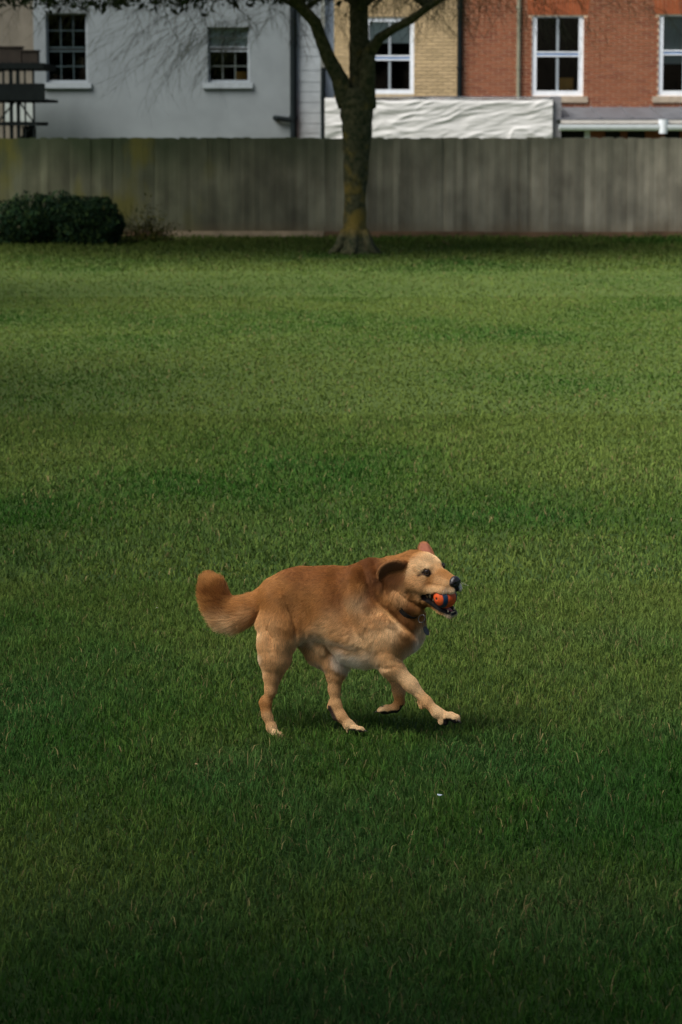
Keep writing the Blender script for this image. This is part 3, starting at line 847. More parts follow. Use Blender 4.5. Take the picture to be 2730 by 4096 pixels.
def build_tree():
    base = on_ground(1420, 1015)
    Yt = base[1]
    P = lambda px, py, dy=0.0: at_y(px, py, Yt + dy)
    S = 11378.0 / (Yt * 1.0)       # pixels per metre there
    M['bark'] = bark_material()
    root = thing('tree', 'bare forked tree with lichened trunk standing before the fence', 'tree', base)
    rnd = random.Random(5)
    def limb(pts, widths, name, n=14, wob=0.08, mat='bark'):
        rad = [w / S / 2 for w in widths]
        # resample with gentle irregularity
        pp, rr = [], []
        for i in range(len(pts) - 1):
            for k in range(4):
                f = k / 4
                pp.append(pts[i] * (1 - f) + pts[i + 1] * f); rr.append((rad[i] * (1 - f) + rad[i + 1] * f) * rnd.uniform(0.96, 1.04))
        pp.append(pts[-1]); rr.append(rad[-1])
        return Geo().tube(pp, rr, n, wob=wob).obj(name, M[mat], root, smooth=True)
    # trunk with flared foot
    limb([P(1425, 1040), P(1422, 1005), P(1420, 965), P(1420, 900), P(1421, 800), P(1425, 650), P(1428, 540), P(1428, 440), P(1424, 385), P(1422, 350)],
         [210, 150, 116, 95, 88, 100, 118, 132, 130, 106], 'trunk', 20, 0.10)
    for k in range(6):                       # root buttresses
        an = k * 1.05 + 0.4
        dx, dy = math.cos(an), math.sin(an)
        b0 = base + np.array([dx * .16, dy * .16, 0.36]); b1 = base + np.array([dx * .28, dy * .28, 0.10]); b2 = base + np.array([dx * .48, dy * .48, -0.03])
        Geo().tube([b0, b1, b2], [0.08, 0.08, 0.03], 10, wob=.1).obj('root', M['bark'], root, smooth=True)
    limb([P(1392, 420), P(1360, 318, -.1), P(1316, 235, -.2), P(1283, 150, -.3), P(1262, 90, -.4), P(1215, 40, -.5), P(1150, -40, -.7), P(1060, -160, -1.0)],
         [84, 66, 58, 52, 50, 44, 34, 20], 'branch', 12)
    limb([P(1440, 420), P(1442, 300, .1), P(1440, 200, .1), P(1437, 120, .2), P(1436, 40, .3), P(1450, -80, .4), P(1480, -260, .5), P(1500, -480, .6)],
         [112, 92, 84, 76, 74, 60, 46, 24], 'branch', 14)
    limb([P(1455, 300), P(1482, 205, -.2), P(1520, 152, -.35), P(1580, 112, -.5), P(1640, 82, -.6), P(1715, 28, -.8), P(1800, -30, -1.0), P(1980, -130, -1.4)],
         [70, 50, 40, 34, 34, 28, 22, 14], 'branch', 12)
    limb([P(1478, 430), P(1468, 340, -.15), P(1476, 250, -.2), P(1470, 190, -.2)], [60, 64, 54, 44], 'branch', 12)
    # boughs that leave the picture at the top and spread a wide low crown
    boughs = []
    starts = [(1437, 40), (1215, 40), (1450, -80), (1150, -40), (1715, 28), (1480, -260), (1800, -30)]
    for i in range(26):
        s = starts[i % len(starts)]
        p = P(*s, rnd.uniform(-.5, .4))
        an = rnd.uniform(0, 2 * math.pi)
        ln = rnd.uniform(3.0, 6.5)
        pts = [p]; d = np.array([math.cos(an), math.sin(an) * 0.8, rnd.uniform(0.05, 0.55)])
        for k in range(8):
            d = d + np.array([rnd.uniform(-.12, .12), rnd.uniform(-.12, .12), rnd.uniform(-.10, .05)])
            d = d / np.linalg.norm(d)
            pts.append(pts[-1] + d * ln / 8)
        zmin = 4.12
        pts = [pts[0]] + [np.array([q[0], q[1], max(q[2], zmin + rnd.uniform(0, .3))]) for q in pts[1:]]
        r0 = rnd.uniform(0.035, 0.06)
        Geo().tube(pts, [r0 * (1 - 0.85 * k / 8) for k in range(9)], 7).obj('bough', M['bark'], root, smooth=True)
        boughs.append(pts)
    # fine twigs in one part: thin drooping sprays
    tw = Geo(); V = []; F = []
    def spray(p, d, ln, r, depth):
        n = 4
        pts = [p]
        for k in range(n):
            d = d + np.array([rnd.uniform(-.25, .25), rnd.uniform(-.25, .25), rnd.uniform(-.22, .14)])
            d = d / np.linalg.norm(d)
            pts.append(pts[-1] + d * ln / n)
        b = len(V)
        for i, q in enumerate(pts):
            rr = r * (1 - 0.7 * i / n)
            V.extend([q + np.array([rr, 0, 0]), q + np.array([-rr * .5, rr * .87, 0]), q + np.array([-rr * .5, -rr * .87, rr * .3])])
        for i in range(n):
            for k in range(3):
                k2 = (k + 1) % 3
                F.append((b + i * 3 + k, b + i * 3 + k2, b + i * 3 + 3 + k2, b + i * 3 + 3 + k))
        if depth > 0:
            for i in range(1, n + 1):
                for _ in range(2):
                    dd = d + np.array([rnd.uniform(-.9, .9), rnd.uniform(-.9, .9), rnd.uniform(-.7, .35)])
                    spray(pts[i], dd / np.linalg.norm(dd), ln * rnd.uniform(.35, .6), r * 0.55, depth - 1)
    for pts in boughs:
        for k in range(2, 9):
            for _ in range(3):
                d = np.array([rnd.uniform(-1, 1), rnd.uniform(-1, 1), rnd.uniform(-.5, .3)])
                spray(pts[k], d / np.linalg.norm(d), rnd.uniform(.5, 1.1), 0.010, 1)
    # the long low sprays that hang in front of the houses
    for (px, py, sx, ln, dn) in ((1100, 30, -1, 1.6, -.12), (1010, 60, -1, 1.9, -.10), (900, 75, -1, 1.8, .0), (1080, 90, -1, 1.1, -.25), (980, 110, -1, .9, -.3), (1120, 60, -1, 1.0, -.4),
                                 (1040, 150, -1, .7, -.3), (820, 80, -1, 1.0, -.1), (1500, 20, 1, 1.2, .05), (1600, 30, 1, 1.0, .1), (2050, 10, 1, 1.4, -.05), (2250, 10, 1, 1.5, -.1), (2420, 15, 1, 1.0, -.08),
                                 (1950, 0, 1, 1.2, -.12), (700, 30, -1, 1.4, .05), (420, 20, -1, 1.2, .05), (180, 10, -1, 1.2, .0), (60, 20, 1, .8, -.3), (1050, 10, 1, .9, -.3), (1180, 10, 1, .9, -.3), (1330, 0, 1, .8, -.3)):
        for _ in range(2):
            p = P(px + rnd.uniform(-40, 40), py + rnd.uniform(-25, 15), rnd.uniform(-1, .6))
            d = np.array([sx, rnd.uniform(-.3, .3), dn + rnd.uniform(-.1, .1)])
            spray(p, d / np.linalg.norm(d), ln, 0.008, 2)
    mesh_obj('twigs', np.array(V), np.array(F), M['bark'], root, kind='stuff')
    # the crown proper, almost wholly above the picture: small dark leaves, massed to shade fence and houses
    ctr = np.array([base[0] - 3.6, Yt - 1.0, 6.2])
    def sampler(n, rng):
        d = rng.normal(size=(n, 3)); d /= np.linalg.norm(d, axis=1)[:, None]
        P_ = ctr + d * np.array([7.0, 4.8, 3.3]) * (rng.random((n, 1)) ** 0.30)
        low = 3.87 + 0.24 * noise3(np.stack([P_[:, 0] * 0.9, P_[:, 1] * 0.5, P_[:, 0] * 0], 1), 8) + 0.5 * np.clip((P_[:, 0] - 0.4) / 2.0, 0, 1)
        keep = P_[:, 2] > low - 0.12 * rng.random(n) ** 2
        return P_[keep], d[keep]
    rng0 = np.random.default_rng(3)
    P_, d_ = sampler(64000, rng0)
    V, F, col = leaf_cloud(len(P_), lambda n, rng: (P_, d_), 0.072, 12, [(0.014, 0.024, 0.010), (0.02, 0.03, 0.012), (0.012, 0.018, 0.008)])
    col_mesh('crown', V, F, col, mat_attr('crown_leaf', 'col', 0.85, 0.06, 0.1), root, kind='stuff')

build_tree()

# ------------------------------------------------------------------ unseen trees added behind and beside the photographer to shade the lawn
def shade_tree(x, y, h, r, label, seed):
    root = thing('park_tree', label, 'tree', (x, y, 0), 'park trees shading the near lawn')
    rnd = random.Random(seed)
    pts = [(x, y, -0.1), (x + .1, y, h * .25), (x - .1, y + .1, h * .5), (x, y, h * .9)]
    Geo().tube(pts, [0.42, 0.30, 0.24, 0.06], 14, wob=.08).obj('trunk', M['bark'], root, smooth=True)
    c0 = np.array([x, y, h * .68])
    lob = []
    for i in range(16):
        d = np.array([rnd.gauss(0, 1), rnd.gauss(0, 1), rnd.gauss(0, .7)]); d /= np.linalg.norm(d)
        c = c0 + d * np.array([r, r, h * .28]) * rnd.uniform(.45, .75)
        lob.append((c, r * rnd.uniform(.32, .5)))
        Geo().tube([(x, y, h * rnd.uniform(.3, .5)), tuple((c + c0) / 2 - np.array([0, 0, .3])), tuple(c)], [0.11, 0.07, 0.02], 7).obj('limb', M['bark'], root, smooth=True)
    def sampler(n, rng):
        k = rng.integers(0, len(lob), n)
        c = np.array([l[0] for l in lob])[k]; q = np.array([l[1] for l in lob])[k][:, None]
        d = rng.normal(size=(n, 3)); d /= np.linalg.norm(d, axis=1)[:, None]
        return c + d * q * rng.random((n, 1)) ** 0.4, d
    V, F, col = leaf_cloud(18000, sampler, 0.18, seed, [(0.03, 0.06, 0.02), (0.045, 0.075, 0.02), (0.025, 0.05, 0.02)])
    col_mesh('crown', V, F, col, M.setdefault('park_leaf', mat_attr('park_leaf', 'col', 0.7, 0.2, 0.2)), root)

for i_, (x_, y_, h_, r_) in enumerate(((-4.3, 0.5, 9.6, 5.0), (2.4, -1.9, 11.0, 4.8), (-9.4, 9.4, 10.5, 4.4), (-9.6, 18.0, 11.0, 4.4), (-11.4, 29.6, 12.0, 4.8))):
    shade_tree(x_, y_, h_, r_, ['broad leafy tree behind the photographer to the left', 'tallest leafy tree behind the photographer to the right', 'leafy tree at the left edge of the lawn level with the dog', 'leafy tree at the left edge of the lawn beyond the dog', 'leafy tree at the left edge of the lawn nearest the bush'][i_], 100 + i_)

# ------------------------------------------------------------------ bush at the left foot of the fence
def build_bush():
    base = on_ground(215, 985)
    Y0 = base[1]
    root = thing('bush', 'dense dark evergreen bush at the foot of the fence', 'bush', base)
    lobes = []
    rnd = random.Random(3)
    for (px, w, top) in ((-120, 1.0, 790), (20, 0.95, 800), (120, .8, 775), (230, .85, 772), (310, .75, 782), (390, .62, 788), (438, .40, 850), (120, .8, 880), (300, .8, 890), (405, .5, 910)):
        tp = at_y(px, top, Y0 + 0.3)
        h = tp[2]
        lobes.append((np.array([tp[0], Y0 + 0.55 + rnd.uniform(-.15, .15), max(h - w * .52, w * .3)]), np.array([w * .62, 0.62, w * .52])))
    def sampler(n, rng):
        k = rng.integers(0, len(lobes), n)
        c = np.array([l[0] for l in lobes])[k]; r = np.array([l[1] for l in lobes])[k]
        d = rng.normal(size=(n, 3)); d /= np.linalg.norm(d, axis=1)[:, None]
        rad = 1.0 - 0.35 * rng.random(n) ** 2
        bump = 0.86 + 0.28 * noise3((c + d * r) * 4.5, 5)
        P = c + d * r * (rad * bump)[:, None]
        P[:, 2] = np.maximum(P[:, 2], 0.02)
        return P, d
    V, F, col = leaf_cloud(15000, sampler, 0.045, 4, [(0.010, 0.026, 0.012), (0.014, 0.034, 0.012), (0.008, 0.020, 0.010), (0.022, 0.042, 0.012)])
    col_mesh('foliage', V, F, col, mat_attr('bush_leaf', 'col', 0.85, 0.06, 0.12), root)
    for l in lobes[:6]:
        c = l[0]
        Geo().tube([(c[0], c[1], 0), (c[0] + .05, c[1], c[2] * .5), (c[0] - .04, c[1], c[2] * 1.1)], [0.03, 0.022, 0.01], 7).obj('stem', M['bark'], root)

build_bush()

# yellow-green shoots between the bush and the pale gravel board
def build_shoots():
    base = on_ground(590, 976)
    root = thing('weed_clump', 'straggly yellow green weeds against the fence beside the dark bush', 'plant', base)
    def sampler(n, rng):
        px = rng.normal(0, 0.26, n); 
        hz = np.abs(rng.normal(0, 0.30, n)) * np.exp(-np.abs(px) * 1.2)
        P = np.stack([base[0] + px, base[1] + 0.05 + 0.22 * rng.random(n), 0.02 + hz], 1)
        return P, np.tile(np.array([0, -0.4, 1.0]), (n, 1))
    V, F, col = leaf_cloud(1100, sampler, 0.035, 8, [(0.075, 0.070, 0.010), (0.055, 0.058, 0.012), (0.04, 0.045, 0.010)])
    col_mesh('foliage', V, F, col, mat_attr('weed_leaf', 'col', 0.7, 0.2, 0.3), root)
    g = Geo()
    rnd = random.Random(9)
    for k in range(14):
        x = base[0] + rnd.uniform(-.4, .4); y = base[1] + rnd.uniform(.05, .25)
        g.tube([(x, y, 0), (x + rnd.uniform(-.05, .05), y, .25), (x + rnd.uniform(-.12, .12), y, rnd.uniform(.35, .75))], [0.006, .005, .003], 4)
    g.obj('stems', mat_plain('green_stem', (0.035, 0.045, 0.012), 0.9, 0.1), root)

build_shoots()

# ------------------------------------------------------------------ small litter on the lawn
def scrap(px, py, size, col, name, label, cat, lift=0.045, rough=0.7, n=7):
    p = on_ground(px, py, lift)
    rnd = random.Random(int(px))
    g = Geo(); V = [(p[0], p[1], p[2] + size * .25)]
    for k in range(n):
        an = 2 * math.pi * k / n
        r = size * rnd.uniform(.6, 1.1)
        V.append((p[0] + r * math.cos(an), p[1] + r * .8 * math.sin(an), p[2] + rnd.uniform(-.2, .35) * size))
    F = [(0, 1 + k, 1 + (k + 1) % n) for k in range(n)]
    V2 = [(v[0], v[1], v[2] - 0.0012) for v in V]
    g.add(V, F); g.add(V2, [f[::-1] for f in F])
    m = mat_plain(name + '_surface', col, rough, 0.4, var=0.2, scale=40)
    o = g.obj(name, m, None, label=label, cat=cat)
    return o

scrap(1763, 3181, 0.012, (0.34, 0.40, 0.45), 'paper_scrap', 'small bluish white scrap in the grass below the running dog', 'litter')
scrap(630, 2431, 0.006, (0.4, 0.4, 0.38), 'feather', 'tiny white fleck on the grass beyond the dog tail', 'litter')
scrap(786, 3055, 0.006, (0.42, 0.27, 0.14), 'dead_leaf', 'tiny tan dead leaf on the grass below the hind paw', 'leaf')
# ------------------------------------------------------------------ the dog
# Modelled as a field of rounded bones (smooth union), then meshed as one body.  Bones are written in a working frame: u to the right,
# v down, t away from the camera, 1 unit = 0.6437 mm at the hind paw, turned into metres by q3().
D0 = 9.57
SU = 1.0 / 1189.0 / 1.3067
CAMM = np.stack([RIGHT, UP, FWD], 1)

def q3(u, v, t):
    dep = D0 + t * SU
    px, py = 750 + u / 1.3067, 2100 + v / 1.3067
    return np.array([(px - W_PX / 2) / F_PX * dep, -(py - H_PX / 2) / F_PX * dep, dep])

def shear(u): return -0.21 * (u - 450.0)

DOG_O = q3(760, 600, -60)
def dq(u, v, ts): return q3(u, v, ts + shear(u)) - DOG_O       # on the body, ts = sideways offset from the spine plane
def dqa(u, v, t): return q3(u, v, t) - DOG_O

# head frame: origin between the eyes, f forward along the muzzle, l sideways (away), h up
HEAD_E = dqa(1289, 225, -330)
def _n(a): return a / np.linalg.norm(a)
HL = _n(np.array([0.70, 0.27, 0.66]))
HF = np.array([0.69, -0.10, -0.715]); HF = _n(HF - HL * HF.dot(HL))
HU = np.cross(HF, HL); HU = HU if HU[1] > 0 else -HU
HS = 1.055
def hd(f, l, h):
    f = f * 0.86 if f > 0 else f
    return HEAD_E + (HF * f + HL * l + HU * h) * 0.001 * HS

class Field:
    def __init__(self, lo, hi, step):
        self.lo = np.array(lo); self.step = step
        self.n = np.ceil((np.array(hi) - self.lo) / step).astype(int) + 1
        self.D = np.full(tuple(self.n), 9.0, np.float32)
    def _win(self, a, b, m):
        i0 = np.maximum(np.floor((np.minimum(a, b) - m - self.lo) / self.step).astype(int), 0)
        i1 = np.minimum(np.ceil((np.maximum(a, b) + m - self.lo) / self.step).astype(int) + 1, self.n)
        ax = [self.lo[k] + self.step * np.arange(i0[k], i1[k]) for k in range(3)]
        sl = tuple(slice(i0[k], i1[k]) for k in range(3))
        return sl, np.stack(np.meshgrid(*ax, indexing='ij'), -1)
    def bone(self, a, b, ra, rb, k=0.02, cut=False, sq=None):
        """round cone a->b; sq = (axis, factor) squashes it along an axis"""
        m = max(ra, rb) * 1.2 + k * 1.5 + 0.012
        sl, P = self._win(a, b, m)
        if P.size == 0: return
        A, B = np.array(a), np.array(b)
        if sq is not None:
            n_, f = sq
            c = (A + B) / 2
            w = ((P - c) @ n_)[..., None]
            P = P + n_ * (w * (1.0 / f - 1.0))
            A = A + n_ * ((A - c) @ n_) * (1.0 / f - 1.0); B = B + n_ * ((B - c) @ n_) * (1.0 / f - 1.0)
        ab = B - A
        L2 = ab.dot(ab)
        h = np.clip(((P - A) @ ab) / (L2 + 1e-12), 0, 1)
        d = np.linalg.norm(P - A - h[..., None] * ab, axis=-1) - (ra + (rb - ra) * h)
        if sq is not None: d = d * min(1.0, sq[1])
        cur = self.D[sl]
        if cut:
            e = np.maximum(k - np.abs(cur + d), 0) / k
            self.D[sl] = np.maximum(cur, -d) + e * e * k * 0.25
        else:
            e = np.maximum(k - np.abs(cur - d), 0) / k
            self.D[sl] = np.minimum(cur, d) - e * e * k * 0.25

def surface_nets(D, lo, step):
    n = np.array(D.shape)
    s = D < 0
    c = [slice(0, -1), slice(1, None)]
    cnt = np.zeros(n - 1, np.int8)
    for i in (0, 1):
        for j in (0, 1):
            for k in (0, 1): cnt += s[c[i], c[j], c[k]]
    act = (cnt > 0) & (cnt < 8)
    ids = -np.ones(n - 1, np.int64)
    cells = np.argwhere(act)
    ids[act] = np.arange(len(cells))
    acc = np.zeros((len(cells), 3)); num = np.zeros(len(cells))
    corners = [(i, j, k) for i in (0, 1) for j in (0, 1) for k in (0, 1)]
    for a in corners:
        for ax in range(3):
            if a[ax]: continue
            b = list(a); b[ax] = 1; b = tuple(b)
            da = D[tuple((cells + a).T)]; db = D[tuple((cells + b).T)]
            m = (da < 0) != (db < 0)
            t = da / np.where(m, da - db, 1)
            p = np.array(a, float)[None] + np.eye(3)[ax][None] * t[:, None]
            acc[m] += p[m]; num[m] += 1
    V = lo + step * (cells + acc / num[:, None])
    Fs = []
    for ax in range(3):
        o = [k for k in range(3) if k != ax]
        sa = [slice(None)] * 3; sb = [slice(None)] * 3
        sa[ax] = slice(0, -1); sb[ax] = slice(1, None)
        A, B = s[tuple(sa)], s[tuple(sb)]
        for flip in (False, True):
            e = np.argwhere((A & ~B) if not flip else (~A & B))
            e = e[(e[:, o[0]] > 0) & (e[:, o[1]] > 0) & (e[:, o[0]] < n[o[0]] - 1) & (e[:, o[1]] < n[o[1]] - 1)]
            q = []
            for (x, y) in ((1, 1), (0, 1), (0, 0), (1, 0)):
                z = e.copy(); z[:, o[0]] -= x; z[:, o[1]] -= y
                q.append(ids[tuple(z.T)])
            q = np.stack(q, 1)
            if (ax == 1) != flip: q = q[:, ::-1]
            Fs.append(q)
    return V, np.concatenate(Fs)

R_ = lambda r: r * SU * 0.985
def chain(F, pts, ts=0.0, k=0.02, cut=False):
    """pts: (u, v, r[, dt])"""
    P = [dq(p[0], p[1], ts + (p[3] if len(p) > 3 else 0)) for p in pts]
    for i in range(len(pts) - 1):
        sl = lambda p: 1.0 if p[1] < 690 or p[0] < 300 else (0.86 if p[1] < 985 else 0.93) if p[1] > 770 else 0.95
        F.bone(P[i], P[i + 1], R_(pts[i][2]) * sl(pts[i]), R_(pts[i + 1][2]) * sl(pts[i + 1]), k, cut)

BALL_C = dqa(1348, 373, -330 - 30)
BALL_R = 0.0390

def dog_field():
    lo = np.minimum(dqa(30, 1150, -600), dqa(1460, 60, -600)) - 0.02
    hi = np.maximum(dqa(1460, 60, 230), dqa(30, 1150, 230)) + 0.02
    lo[2] = dqa(700, 600, -520)[2]; hi[2] = dqa(700, 600, 190)[2]
    F = Field(lo, hi, 0.0033)
    # trunk
    chain(F, [(462, 372, 72), (520, 360, 98), (610, 342, 104), (750, 364, 130), (880, 400, 146)], 0, 0.05)
    chain(F, [(640, 442, 74), (760, 482, 105), (880, 545, 133), (990, 575, 140), (1085, 545, 118)], 0, 0.06)
    chain(F, [(880, 340, 86), (960, 322, 96)], 0, 0.06)
    chain(F, [(1000, 520, 120), (1118, 505, 112)], 0, 0.05)
    # neck: a full ruff, then the upper neck behind the head
    chain(F, [(900, 366, 118), (985, 318, 118), (1040, 318, 120)], -10, 0.04)
    chain(F, [(1030, 440, 128), (1110, 450, 104)], -25, 0.04)
    chain(F, [(1090, 270, 104), (1150, 300, 96)], -62, 0.025)
    chain(F, [(1130, 360, 96), (1190, 385, 74)], -70, 0.02)
    # shoulders and front legs
    for near in (-1, 1):
        chain(F, [(905, 360, 78), (985, 470, 88), (1075, 590, 84)], 62 * near, 0.03)
    chain(F, [(1060, 590, 80), (1050, 690, 64), (1068, 736, 53), (1168, 834, 35), (1250, 922, 27)], -72, 0.022)
    chain(F, [(1250, 922, 27), (1306, 980, 28), (1352, 1002, 28)], -72, 0.014)
    chain(F, [(1212, 925, 12), (1226, 950, 15)], -60, 0.012)                      # carpal pad
    for dt, du, dv in ((-26, 0, 4), (-9, 14, 0), (9, 16, -2), (26, 4, 0)):
        chain(F, [(1362 + du, 996 + dv, 19, dt), (1392 + du, 1010 + dv, 17, dt), (1400 + du, 1024 + dv, 12, dt)], -72, 0.005)
    chain(F, [(1330, 1026, 20), (1350, 1034, 16)], -72, 0.01)
    chain(F, [(1040, 600, 74), (1062, 700, 54), (1084, 770, 42), (1106, 870, 29), (1110, 925, 26)], 72, 0.022)
    chain(F, [(1110, 925, 26), (1090, 956, 26), (1040, 966, 24), (1020, 968, 23)], 72, 0.012)
    for dt, dv in ((-22, 2), (-8, -3), (8, -3), (22, 2)):
        chain(F, [(1024, 966 + dv, 15, dt), (1004, 972 + dv, 12, dt)], 72, 0.005)
    # hind legs
    chain(F, [(485, 390, 92), (478, 520, 98), (464, 610, 90), (458, 700, 79), (446, 790, 47), (436, 862, 29), (415, 928, 26)], -62, 0.022)
    chain(F, [(530, 560, 60), (560, 470, 60)], -50, 0.04)
    chain(F, [(398, 905, 12), (394, 928, 17), (412, 985, 24)], -62, 0.012)
    chain(F, [(415, 928, 26), (421, 1000, 22), (440, 1058, 24), (452, 1085, 23)], -62, 0.014)
    for dt, du in ((-26, 0), (-9, 10), (9, 10), (26, 2)):
        chain(F, [(452 + du, 1086, 18, dt), (476 + du, 1098, 16, dt), (486 + du, 1106, 11, dt)], -62, 0.005)
    chain(F, [(600, 560, 60), (690, 660, 66), (768, 728, 57), (774, 790, 43), (768, 860, 28), (778, 935, 27)], 66, 0.022)
    chain(F, [(752, 925, 14), (750, 950, 16), (780, 1000, 24)], 66, 0.012)
    chain(F, [(778, 935, 27), (806, 1000, 25), (845, 1046, 25), (868, 1062, 24)], 66, 0.014)
    for dt, du in ((-24, 0), (-8, 10), (8, 10), (24, 2)):
        chain(F, [(868 + du, 1064, 17, dt), (898 + du, 1070, 15, dt), (912 + du, 1078, 10, dt)], 66, 0.005)
    chain(F, [(850, 1080, 16), (880, 1086, 14)], 66, 0.01)
    chain(F, [(585, 530, 62), (640, 540, 52)], -30, 0.05)                          # flank fold
    chain(F, [(672, 600, 36), (700, 640, 20)], 0, 0.02)
    # tail: level, then curling up and over
    chain(F, [(455, 345, 54), (385, 398, 46), (320, 432, 52), (255, 456, 58), (205, 452, 60)], 0, 0.03)
    chain(F, [(205, 452, 60), (165, 415, 58, -6), (142, 368, 54, -14), (128, 325, 44, -22), (116, 300, 30, -24)], 0, 0.03)
    # head
    hb = lambda a, b, ra, rb, k=0.012, cut=False, sq=None: F.bone(hd(*a), hd(*b), ra * .001 * HS, rb * .001 * HS, k, cut, sq)
    hb((-88, 0, -8), (-45, 0, -2), 50, 47, 0.03)                                   # cranium
    hb((-60, 0, -30), (-30, 0, -34), 52, 45, 0.02)
    for s in (-1, 1):
        hb((-22, 25 * s, 4), (-6, 24 * s, 2), 20, 15, 0.012)                       # brows
        hb((-60, 38 * s, -38), (-30, 34 * s, -46), 30, 24, 0.02)                   # cheeks
        hb((-10, 22 * s, -24), (20, 17 * s, -32), 20, 16, 0.014)                   # below the eye
        hb((22, 17 * s, -40), (74, 14 * s, -44), 19, 18, 0.012)                    # flews
        hb((-16, 33 * s, -60), (20, 34 * s, -59), 15, 13, 0.012)
        hb((20, 34 * s, -58), (64, 31 * s, -60), 12, 12, 0.010)
        hb((64, 31 * s, -60), (96, 14 * s, -60), 12, 11, 0.010)
    hb((-15, 0, -14), (40, 0, -24), 25, 20, 0.02)                                  # stop and bridge
    hb((40, 0, -26), (88, 0, -35), 20, 16, 0.012)
    hb((50, 0, -40), (86, 0, -44), 22, 18, 0.012)
    hb((94, 0, -52), (98, 0, -58), 10, 8, 0.008)                                   # front of the lip
    # lower jaw, open
    for s in (-1, 1):
        hb((-58, 30 * s, -66), (-22, 29 * s, -94), 22, 15, 0.014)
        hb((-22, 29 * s, -94), (30, 20 * s, -128), 13, 10, 0.008)
        hb((30, 20 * s, -128), (62, 11 * s, -144), 10, 9, 0.006)
    hb((62, -11, -144), (62, 11, -144), 9, 9, 0.006)
    hb((-30, 0, -108), (50, 0, -146), 17, 8, 0.012)
    hb((-70, 0, -70), (-40, 0, -90), 34, 26, 0.02)
    # inside of the mouth and the ball's seat
    hb((10, 0, -96), (66, 0, -106), 16, 9, 0.006, True)
    hb((-14, 0, -88), (30, 0, -94), 26, 20, 0.006, True)
    hb((-20, -40, -86), (12, -42, -92), 9, 7, 0.006, True)
    # eye sockets
    for s in (-1, 1):
        hb((2, 36 * s, -3), (8, 38 * s, -4), 9.5, 9.5, 0.008, True)
    return F

